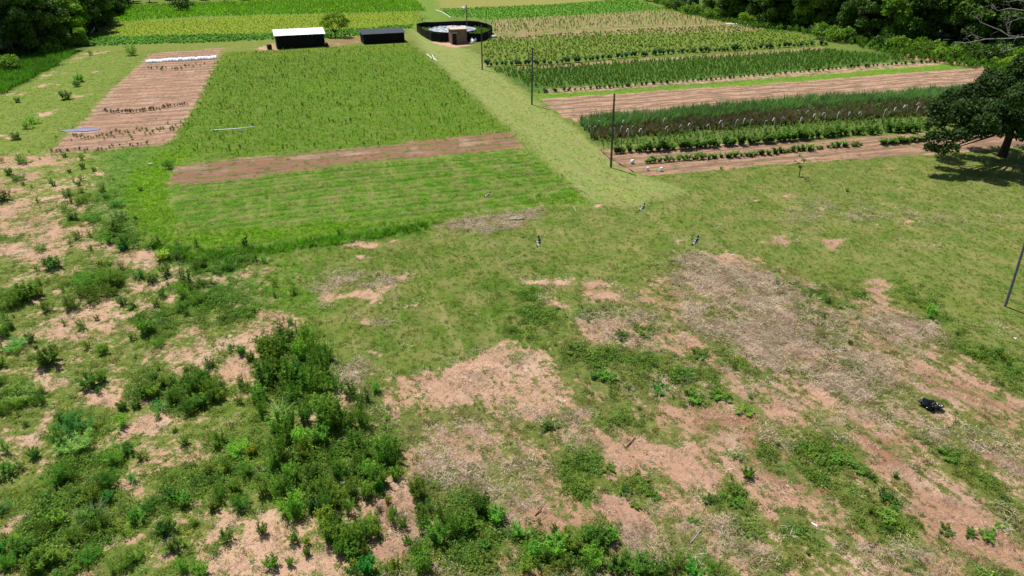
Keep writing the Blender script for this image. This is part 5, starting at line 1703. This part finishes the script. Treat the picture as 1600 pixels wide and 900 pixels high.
def hut():
    o, ang, w = frame_of(706, 69.3, 730.5, 69)
    ang = ROW_A
    t = thing('brick_hut', (o[0], o[1], gz1(o[0], o[1])), 'small flat roofed brick hut with a dark doorway by the net ring', 'hut', None, ang)
    d, h, th = 3.0, 3.05, .16
    dx0, dx1, dh = .25, 1.15, 2.3

    part('wall', t, lambda b: (b.box((0, 0, -.1), (dx0, th, h)), b.box((dx1, 0, -.1), (w, th, h)), b.box((dx0, 0, dh), (dx1, th, h))), M['brick'])
    part('wall', t, lambda b: b.box((0, th + .002, -.1), (th, d - .002, h)), M['brick'])
    part('wall', t, lambda b: b.box((w - th, th + .002, -.1), (w, d - .002, h)), M['brick'])
    part('wall', t, lambda b: b.box((0, d, -.1), (w, d + th, h)), M['brick'])
    part('roof', t, lambda b: b.box((-.14, -.16, h + .003), (w + .14, d + th + .14, h + .15)), M['slab'])
    dr = part('door', t, lambda b: (b.box((dx0 + .02, .07, 0), (dx1 - .02, .11, dh - .03)), b.box((dx0 + .1, .058, .2), (dx1 - .1, .068, 1.0)), b.box((dx0 + .1, .058, 1.2), (dx1 - .1, .068, dh - .2))), M['door_dark'])
    part('handle', dr, lambda b: b.tube([(dx1 - .13, .07, 1.05), (dx1 - .13, .0, 1.05), (dx1 - .25, .0, 1.05)], .015, 6), M['post_light'])
    part('lintel', t, lambda b: b.box((dx0 - .15, -.02, dh + .004), (dx1 + .15, -.003, dh + .18)), M['slab'])


hut()


def jug(u, v, h, label, group):
    p = G(u, v)
    b = Buf()
    prof = [(0, .9), (.08, 1), (.6, 1), (.74, .8), (.84, .35), (1, .33)]
    b.tube([(0, 0, h * z) for z, _ in prof], [h * .36 * q for _, q in prof], 9)
    b.tube([(h * .3, 0, h * .55), (h * .42, 0, h * .7), (h * .16, 0, h * .86)], h * .05, 5)
    o = link('jug', b.mesh('jug', M['white_plastic'], True), None, None, p)
    o.rotation_euler = (rng.normal(0, .25), rng.normal(0, .25), rng.uniform(0, 6))
    tag(o, label, 'jug', group)


for u, v in ((737.5, 66), (739.8, 62.5), (741, 65.5), (744, 62), (745.5, 63.5), (743, 64.5), (738.6, 68), (733.5, 65)):
    jug(u, v, .95, 'white plastic jug in the pile right of the brick hut', 'white jugs right of the brick hut')


def crumple(name, mat, u, v, L, W, Hh, label, cat, rz=0.0, seed=1, group=None, rough=.4, flat=False):
    """A crumpled bag or sheet: a lumpy closed shell with sharp folds."""
    r = np.random.default_rng(seed)
    p = G(u, v)
    bm = bmesh.new()
    bmesh.ops.create_icosphere(bm, subdivisions=3, radius=1)
    off = r.uniform(0, 50)
    for q in bm.verts:
        d = q.co.normalized()
        k = fbm(np.array([d.x * 2.0 + off]), np.array([d.y * 2.0 + d.z * 1.3]), 1.2, 3, seed)[0]
        k2 = abs(fbm(np.array([d.x * 5 + off]), np.array([d.y * 5 - d.z * 3]), 1.0, 2, seed + 3)[0] - .5)
        s = 1 + rough * (k - .5) * 1.6 - rough * k2 * 1.2
        q.co = Vector((d.x * s * L / 2, d.y * s * W / 2, max(-.02, (d.z * .5 + .5) * s * Hh - .02)))
    me = bpy.data.meshes.new(name)
    bm.to_mesh(me)
    bm.free()
    o = link(name, me, mat, None, p)
    o.rotation_euler = (0, 0, rz)
    return tag(o, label, cat, group)


crumple('plastic_sheet_heap', M['white_plastic'], 772, 58.5, 1.7, 1.0, .6, 'white plastic heap outside the net ring', 'plastic sheet', .2, 3)
crumple('bin_bag', M['black_plastic'], 1453, 639, 1.3, .85, .5, 'crumpled glossy black plastic bag on the red earth', 'bag', -.45, 8, None, .75)
crumple('litter_bag', M['white_plastic'], 988, 255.5, .55, .4, .5, 'white bag hooked beside the first hoop of the lower bush row', 'bag', .2, 11)
crumple('litter_bag', M['white_plastic'], 1012, 267, .4, .3, .45, 'small white bag on the brown soil near the tall pole', 'bag', .8, 12)
crumple('litter_bag', M['white_plastic'], 1032, 270, .6, .5, .55, 'white bag by a weed tuft at the bed corner', 'bag', .4, 13)
crumple('litter_bag', M['white_plastic'], 235, 257, .5, .4, .3, 'white bag lying in the grass at the field corner', 'bag', .4, 14)
crumple('litter_scrap', M['rubbish'], 557, 584, .22, .16, .08, 'white scrap on dry straw beside the weed thicket', 'litter', .4, 15)
crumple('litter_scrap', M['rubbish'], 1145, 401, .3, .14, .08, 'pale scrap at the top of the straw patch', 'litter', .1, 16)
crumple('litter_scrap', M['rubbish'], 1585, 531, .24, .18, .1, 'white scrap in the grass under the leaning pole', 'litter', .1, 17)
crumple('litter_scrap', M['rubbish'], 536, 754, .30, .14, .06, 'pale scrap on the pink soil inside the thicket', 'litter', .3, 18)
crumple('litter_scrap', M['rubbish'], 1272, 822, .32, .12, .06, 'pale scrap among weeds at the lower right', 'litter', -.8, 19)
crumple('tarp', M['blue_tarp'], 127, 204, 5.0, 1.5, .14, 'faded blue tarp lying at the near left of the bare bed', 'tarp', .15, 21, None, .2)
crumple('weed_heap', M['stone'], 1198, 40, 3.4, 1.8, 1.3, 'grey brush heap at the edge of the right woods', 'brush heap', .2, 22)
crumple('weed_heap', M['stone'], 1272, 52, 4.2, 2.2, 1.7, 'larger grey brush heap under the dark trees', 'brush heap', .3, 23)
crumple('weed_heap', M['stone'], 168, 20, 5, 4, 1.2, 'grey brush heap at the corner of the far tall crop', 'brush heap', .5, 24)
crumple('weed_heap', M['bark'], 14, 106, 4.6, 2.6, 1.6, 'brown brush heap under the left woods', 'brush heap', .5, 25)
crumple('hay_heap', M['hay'], 806, 343, 1.8, .9, .2, 'flat grey hay heap on the grass below the striped field', 'hay heap', .2, 26, None, .5)


def boards():
    for u, v, L, rz, lab in ((1148, 38, 4.6, -.25, 'white board lying at the edge of the right woods'), (1156, 37, 2.6, .5, 'shorter white board leaning on the other one'), (1163, 39, 3.6, -.55, 'white board nearest the dark trees')):
        p = G(u, v)
        b = Buf()
        b.box((-L / 2, -.35, .05), (L / 2, .35, .13))
        b.box((-L / 2 + .1, -.3, -.02), (-L / 2 + .3, .3, .047))
        b.box((L / 2 - .3, -.3, -.02), (L / 2 - .1, .3, .047))
        o = link('board', b.mesh('board', M['white_plastic']), None, None, p)
        o.rotation_euler = (.08, 0, rz)
        tag(o, lab, 'board', None)


boards()


def branch(u0, v0, u1, v1, r, label, z1=.15, mat='dead_wood', name='log', cat='log', z0=.1):
    a, b2 = G(u0, v0), G(u1, v1)
    d = b2 - a
    b = Buf()
    m = d * .5 + np.array([0, 0, z1 * .6])
    e = d + np.array([0, 0, z1])
    b.tube([(0, 0, z0), m * .6, m, m * 1.4, e], [r, r * .95, r * .85, r * .75, r * .6], 7)
    s = d * .55
    b.tube([s, s + np.array([.35, .25, .4])], [r * .5, r * .2], 5)
    o = link(name, b.mesh(name, M[mat], True), None, None, a)
    tag(o, label, cat)


branch(30, 91, 18, 80, .16, 'pale dead log leaning on the brown brush heap', 1.6)
branch(14, 83, 18, 77, .12, 'short grey log beside the leaning one', 1.2)
branch(92, 82, 85, 75, .14, 'pale log in front of the left woods', .9)
branch(8, 101, 18, 98, .1, 'thin pale log across the brown brush heap', .3)
branch(142, 52, 152, 40, .12, 'grey fallen log in the shade of the left woods', .3)
branch(113, 41, 121, 39, .14, 'pale fallen branch in the dark woods edge', .5)
branch(900, 333, 896, 325, .035, 'thin pale stick in the grass below the field corner', .05, 'dead_wood', 'stick', 'stick', .03)
branch(1078, 851, 1096, 829, .03, 'grey stick on straw near the bottom edge', .06, 'dead_wood', 'stick', 'stick', .03)
branch(978, 699, 993, 684, .035, 'dark stick on the pink soil below the lush weeds', .05, 'bark', 'stick', 'stick', .03)
branch(836, 806, 846, 796, .03, 'short dark stick on straw beside the lush patch', .05, 'bark', 'stick', 'stick', .03)


def hose(pts, label, r=.05, mat='white_plastic', name='pipe', cat='pipe'):
    q = [G(u, v) + np.array([0, 0, r + .28 * (name == 'pipe')]) for u, v in pts]
    b = Buf()
    b.tube([p - q[0] for p in q], r, 6)
    tag(link(name, b.mesh(name, M[mat], True), None, None, q[0]), label, cat)


hose([(330, 207.3), (350, 206.6), (372, 205.2), (399, 202.6)], 'thin white pipe lying across the wide green crop', .07)
hose([(667, 85.5), (671, 89), (675, 92.5), (680, 95)], 'white hose at the lane edge, longer one', .09, 'white_plastic', 'hose', 'hose')
hose([(675.5, 87), (678, 91.5), (681, 95), (684, 96.5)], 'white hose crossing the other beside the lane', .08, 'white_plastic', 'hose', 'hose')
hose([(681, 16), (692, 20), (700, 25), (704, 28.5)], 'thin pale hose in the grass behind the net ring', .1, 'white_plastic', 'hose', 'hose')
hose([(938, 234), (950, 246), (968, 257), (990, 270)], 'dark irrigation hose along the left end of the brown bed', .04, 'bark', 'hose', 'hose')

# ------------------------------------------------------------------ white row cover over one bed, in short hooped lengths
def row_cover():
    a, b2 = P(229, 98), P(339, 91.5)
    n = 22
    d = (b2 - a) / n
    r = np.random.default_rng(3)
    c = (a + b2) / 2
    t = thing('row_cover', (a[0], a[1], gz1(a[0], a[1])), 'long white plastic tunnel over one bed at left', 'row cover')
    L = float(np.hypot(d[0], d[1]))
    ux = Vector((d[0], d[1], 0)).normalized()
    uy = Vector((-ux.y, ux.x, 0))
    for i in range(n):
        b = Buf()
        w, h = .75 * r.uniform(.85, 1.1), .62 * r.uniform(.8, 1.15)
        st = Vector(d) * i
        V, Fc = [], []
        m = 8
        for s in (0, .5, .95):
            for k in range(m + 1):
                an = math.pi * k / m
                pinch = .86 if s == .5 else 1
                V.append(st + ux * (L * s) + uy * (w * math.cos(an)) + Vector((0, 0, h * math.sin(an) * pinch)))
        for j in range(2):
            for k in range(m):
                q = j * (m + 1) + k
                Fc.append((q, q + 1, q + m + 2, q + m + 1))
        Fc.append(tuple(range(m, -1, -1)))
        Fc.append(tuple(2 * (m + 1) + k for k in range(m + 1)))
        b.add(V, Fc)
        link('cover_length', b.mesh('cover_length', M['white_plastic']), None, t)


row_cover()


def hoops():
    pts = [(800 + a / 4, b / 4) for a, b in ((455, 800), (490, 845), (503, 850), (530, 800), (640, 865), (675, 845), (725, 865), (755, 850), (700, 795), (810, 855), (940, 800), (970, 845), (1060, 840), (1110, 815), (1145, 850), (1230, 825), (1310, 815), (1390, 810), (1440, 790), (1480, 808), (1570, 805))]
    pts += [(1200 + a / 4, b / 4) for a, b in ((35, 795), (75, 785), (165, 748), (195, 780), (250, 755), (290, 772), (350, 760), (425, 760), (495, 745), (575, 745), (715, 742), (790, 725), (845, 710), (860, 720), (920, 725), (940, 695), (975, 710))]
    low = [(1002, 257), (1054, 254), (1075, 252), (1104, 252), (1160, 246), (1183, 241), (1207, 240), (1260, 237), (1295, 233), (1314, 231), (1183, 246)]
    for i, (u, v) in enumerate(pts + low):
        p = G(u, v + 1)
        b = Buf()
        s = rng.choice([-1, 1])
        hh = rng.uniform(.75, 1.15) * (1.35 if i < len(pts) else .85)
        w = rng.uniform(.3, .5)
        c = [(0, 0, hh * .35), (s * .03, 0, hh * .75), (s * w * .3, 0, hh), (s * w * .75, 0, hh * .97), (s * w * 1.1, 0, hh * .72)]
        if i >= len(pts):
            c = [(0, 0, .05), (.02, 0, hh * .5), (.03, 0, hh)]
        V, Fc = [], []
        for (x, y, z) in c:
            V += [(x, y - .035, z), (x, y + .035, z), (x + .02, y + .035, z - .015), (x + .02, y - .035, z - .015)]
        for k in range(len(c) - 1):
            q = k * 4
            for e in range(4):
                Fc.append((q + e, q + (e + 1) % 4, q + 4 + (e + 1) % 4, q + 4 + e))
        b.add(V, Fc)
        b.tube([(0.01, 0, -.1), (0.01, 0, hh * .4)], .018, 5)
        o = link('plastic_strip', b.mesh('plastic_strip', M['white_plastic']), None, None, p)
        o.rotation_euler = (0, 0, rng.uniform(-.6, .6))
        if i < len(pts):
            tag(o, 'white bent plastic strip among the tall brown stems', 'plastic strip', 'white strips in the tall dark crop band')
        else:
            tag(o, 'white upright strip marking the lower bush row', 'plastic strip', 'white strips along the lower bush row')


hoops()

# ------------------------------------------------------------------ poles
def pole(u, v, ut, vt, r, label, mat='wood', h=None, lamp=False):
    base = G(u, v)
    # height from where the top is seen, then the lean that brings the top there
    Y = base[1]
    top = Pd(ut, vt, Y)
    t = thing('utility_pole', base, label, 'pole')
    e = top - base
    part('shaft', t, lambda b: b.tube([(0, 0, -.4), e * .35, e * .7, e], [r, r * .93, r * .85, r * .76], 10), M[mat])
    part('cap', t, lambda b: b.tube([e, e + np.array([0, 0, .06])], [r * .95, r * .5], 10), M[mat])
    for k in (.93, .86):
        q = e * k
        part('bolt', t, lambda b: b.tube([q + np.array([-r * 1.5, 0, 0]), q + np.array([r * 1.5, 0, 0])], .03, 5), M['concrete_pole'])
    if lamp:
        s = Pd(726, 12, Y) - base
        la = part('lamp_arm', t, lambda b: b.tube([e * .90, (e * .90 + s) / 2 + np.array([0, 0, .25]), s], .05, 6), M['concrete_pole'])
        part('lamp_head', la, lambda b: b.tube([s + np.array([.25, 0, .1]), s, s + np.array([-.45, 0, -.04]), s + np.array([-.75, 0, -.02])], [.1, .26, .26, .08], 9), M['lamp_glass'])
    return t


pole(954.5, 263, 960, 147, .13, 'tall dark pole at the left end of the brown bed')
pole(831, 163.5, 832, 75, .13, 'tall dark pole beside the end of the pink strip')
pole(753.5, 109, 752, 40, .13, 'tall dark pole in front of the brick hut')
pole(730, 47, 728.5, 8, .13, 'far pole with a white lamp inside the net ring', 'wood', None, True)
pole(1570, 481, 1604, 372, .10, 'leaning grey pole cut by the right edge', 'concrete_pole')


def stake(u, v, ut, vt, label, r=.05):
    base = G(u, v)
    e = Pd(ut, vt, base[1]) - base
    b = Buf()
    b.tube([(0, 0, -.3), e * .5, e], [r, r * .9, r * .7], 6)
    tag(link('stake', b.mesh('stake', M['wood'], True), None, None, base), label, 'stake')


stake(826.5, 92, 822, 53, 'thin leaning stake behind the second tall pole', .055)
stake(660.5, 42.5, 659.5, 26, 'tall stake at the left of the net ring', .07)
stake(759.5, 46, 759, 26, 'tall stake at the right of the net ring', .07)
stake(281, 440, 279, 402, 'thin dark stake among weeds below the field corner', .025)
stake(80, 244, 79, 232, 'short dark stake at the near corner of the bare bed', .03)
stake(464, 524, 461, 500, 'thin stake at the top of the weed thicket', .03)


# ------------------------------------------------------------------ lapwings in the air
def bird_mesh(seed, dihedral=.25, sweep=.25):
    """One continuous shell: a body with tapering head and tail, and two broad rounded wings."""
    bm = bmesh.new()
    # body along +x (head forward); rings
    prof = [(-.17, .012, .020), (-.13, .030, .022), (-.08, .042, .036), (-.01, .050, .048), (.06, .046, .048), (.10, .032, .036), (.125, .030, .032), (.15, .028, .028), (.172, .014, .014), (.20, .004, .004)]
    n = 10
    rings = []
    for x, ry, rz in prof:
        zc = .012 if x > .11 else 0
        rings.append([bm.verts.new((x, math.cos(2 * math.pi * k / n) * ry, math.sin(2 * math.pi * k / n) * rz + zc)) for k in range(n)])
    for i in range(len(rings) - 1):
        for k in range(n):
            f = bm.faces.new((rings[i][k], rings[i][(k + 1) % n], rings[i + 1][(k + 1) % n], rings[i + 1][k]))
            x = prof[i][0]
            f.material_index = 2 if x < .09 else 0
            if x < -.075:
                f.material_index = 1
            if x >= .165:
                f.material_index = 3
            if k >= n / 2 and -.08 <= x < .06:
                f.material_index = 1
            if i >= 5 and x < .165:
                f.material_index = 0 if k >= n / 2 else 2
    bm.faces.new(rings[-1])
    bm.faces.new(rings[0][::-1])
    # tail fan: white base, black band
    tl = [(-.165, .018), (-.225, .055), (-.285, .075)]
    tv = []
    for x, w in tl:
        tv.append([bm.verts.new((x, s * w, z)) for s in (-1, 1) for z in (.004, -.004)])
    for i in range(2):
        a, b = tv[i], tv[i + 1]
        for q in ((a[0], a[2], b[2], b[0]), (a[1], b[1], b[3], a[3]), (a[0], b[0], b[1], a[1]), (a[2], a[3], b[3], b[2])):
            f = bm.faces.new(q)
            f.material_index = 1 if i == 0 else 0
    bm.faces.new((tv[2][0], tv[2][2], tv[2][3], tv[2][1])).material_index = 0
    bm.faces.new((tv[0][0], tv[0][1], tv[0][3], tv[0][2])).material_index = 1
    # wings
    span = [(0.03, .105, -.075), (.12, .115, -.085), (.20, .10, -.095), (.27, .065, -.10), (.34, .02, -.105), (.40, -.03, -.10), (.43, -.07, -.09)]
    for s in (-1, 1):
        rows = []
        for j, (y, le, te) in enumerate(span):
            z = .03 + math.sin(dihedral) * y + (.03 * math.sin(y * 6))
            row_ = []
            for t in (0, .35, .7, 1):
                x = le + (te - le) * t - sweep * max(0, y - .2) * .3
                th = .010 * (1 - t) * (1 - y / .6) + .002
                row_.append((bm.verts.new((x, s * y, z + th)), bm.verts.new((x, s * y, z - th))))
            rows.append(row_)
        for j in range(len(rows) - 1):
            for t in range(3):
                a, b = rows[j], rows[j + 1]
                # outer feathers black, diagonal white patch, inner wing brown grey
                k = j + (2 - t) * .0
                if j >= 3 + (t == 0) or (t == 2 and j >= 2):
                    mi = 0
                elif j == 2 and t < 2 or (t == 2 and j == 1):
                    mi = 1
                else:
                    mi = 2
                up = (a[t][0], a[t + 1][0], b[t + 1][0], b[t][0])
                dn = (a[t][1], b[t][1], b[t + 1][1], a[t + 1][1])
                f1 = bm.faces.new(up)
                f2 = bm.faces.new(dn)
                f1.material_index = mi
                f2.material_index = 0 if j >= 3 else (1 if j == 2 else 2)
            f = bm.faces.new((rows[j][0][0], rows[j + 1][0][0], rows[j + 1][0][1], rows[j][0][1]))
            f.material_index = 2 if j < 3 else 0
            f = bm.faces.new((rows[j][3][0], rows[j][3][1], rows[j + 1][3][1], rows[j + 1][3][0]))
            f.material_index = 0
        e = rows[-1]
        for t in range(3):
            bm.faces.new((e[t][0], e[t + 1][0], e[t + 1][1], e[t][1])).material_index = 0
    bmesh.ops.recalc_face_normals(bm, faces=bm.faces)
    me = bpy.data.meshes.new('lapwing')
    bm.to_mesh(me)
    bm.free()
    for k in ('bird_black', 'bird_white', 'bird_grey', 'bird_beak'):
        me.materials.append(M[k])
    me.polygons.foreach_set('use_smooth', [True] * len(me.polygons))
    return me


CAM_R, CAM_U, CAM_B = Vector((1, 0, 0)), Vector((0, SP, CP)), Vector((0, -CP, SP))


def bird(u, v, z, wing_dir, up_mix, size, label, dih=.3):
    """wing_dir: the wing line as an angle seen from the camera's side; up_mix: how far the back turns to the viewer."""
    p = P(u, v, z)
    w = (CAM_R * math.cos(wing_dir) + CAM_U * math.sin(wing_dir)).normalized()
    up = (CAM_B * up_mix + Vector((0, 0, 1)) * (1 - up_mix))
    up = (up - w * up.dot(w)).normalized()
    x = w.cross(up).normalized()
    o = link('lapwing', bird_mesh(1, dih), None, None, p)
    o.matrix_world = Matrix.Translation(Vector(p)) @ Matrix((x, w, up)).transposed().to_4x4() @ Matrix.Scale(size, 4)
    tag(o, label, 'bird')


bird(1087, 377, 4.9, R(56), .8, 1.05, 'black and white lapwing flying low over the top of the straw patch')
bird(1004, 325, 4.5, R(52), .7, .95, 'smaller looking lapwing flying above the mown grass near the tall pole')
bird(842, 378, 4.6, R(84), .75, 1.05, 'lapwing banking upright with one wing raised over the centre grass', .7)
bird(762, 305, 3.3, R(35), .6, .85, 'white and black lapwing flying over the lower rows of the striped field')


# ------------------------------------------------------------------ distant woodland beyond the frame, so the land does not end bare
def far_wood():
    r = np.random.default_rng(12)
    c = bpy.data.collections.new('wood_sources')
    for i in range(3):
        c.objects.link(bpy.data.objects.new('wood_crown', CROWN_M[('tree_dark' if i else 'tree_mid', i)]))
    SRC['wood_sources'] = (c, 3)
    pts = []
    while len(pts) < 2600:
        x, y = r.uniform(-700, 700), r.uniform(60, 900)
        u, v = px_of(np.array([x]), np.array([y]))
        if y > 330 or (y > 90 and abs(x) > 60 + y * .82 + 20):
            pts.append((x, y))
    scatter('far_woodland', 'wood_sources', np.array(pts), r.uniform(.8, 1.3, len(pts)), np.ones((len(pts), 3)) * .1, 'distant woodland closing the valley')


far_wood()
print('trees', tree_count, 'weeds', len(weed_list), 'objects', len(bpy.data.objects))
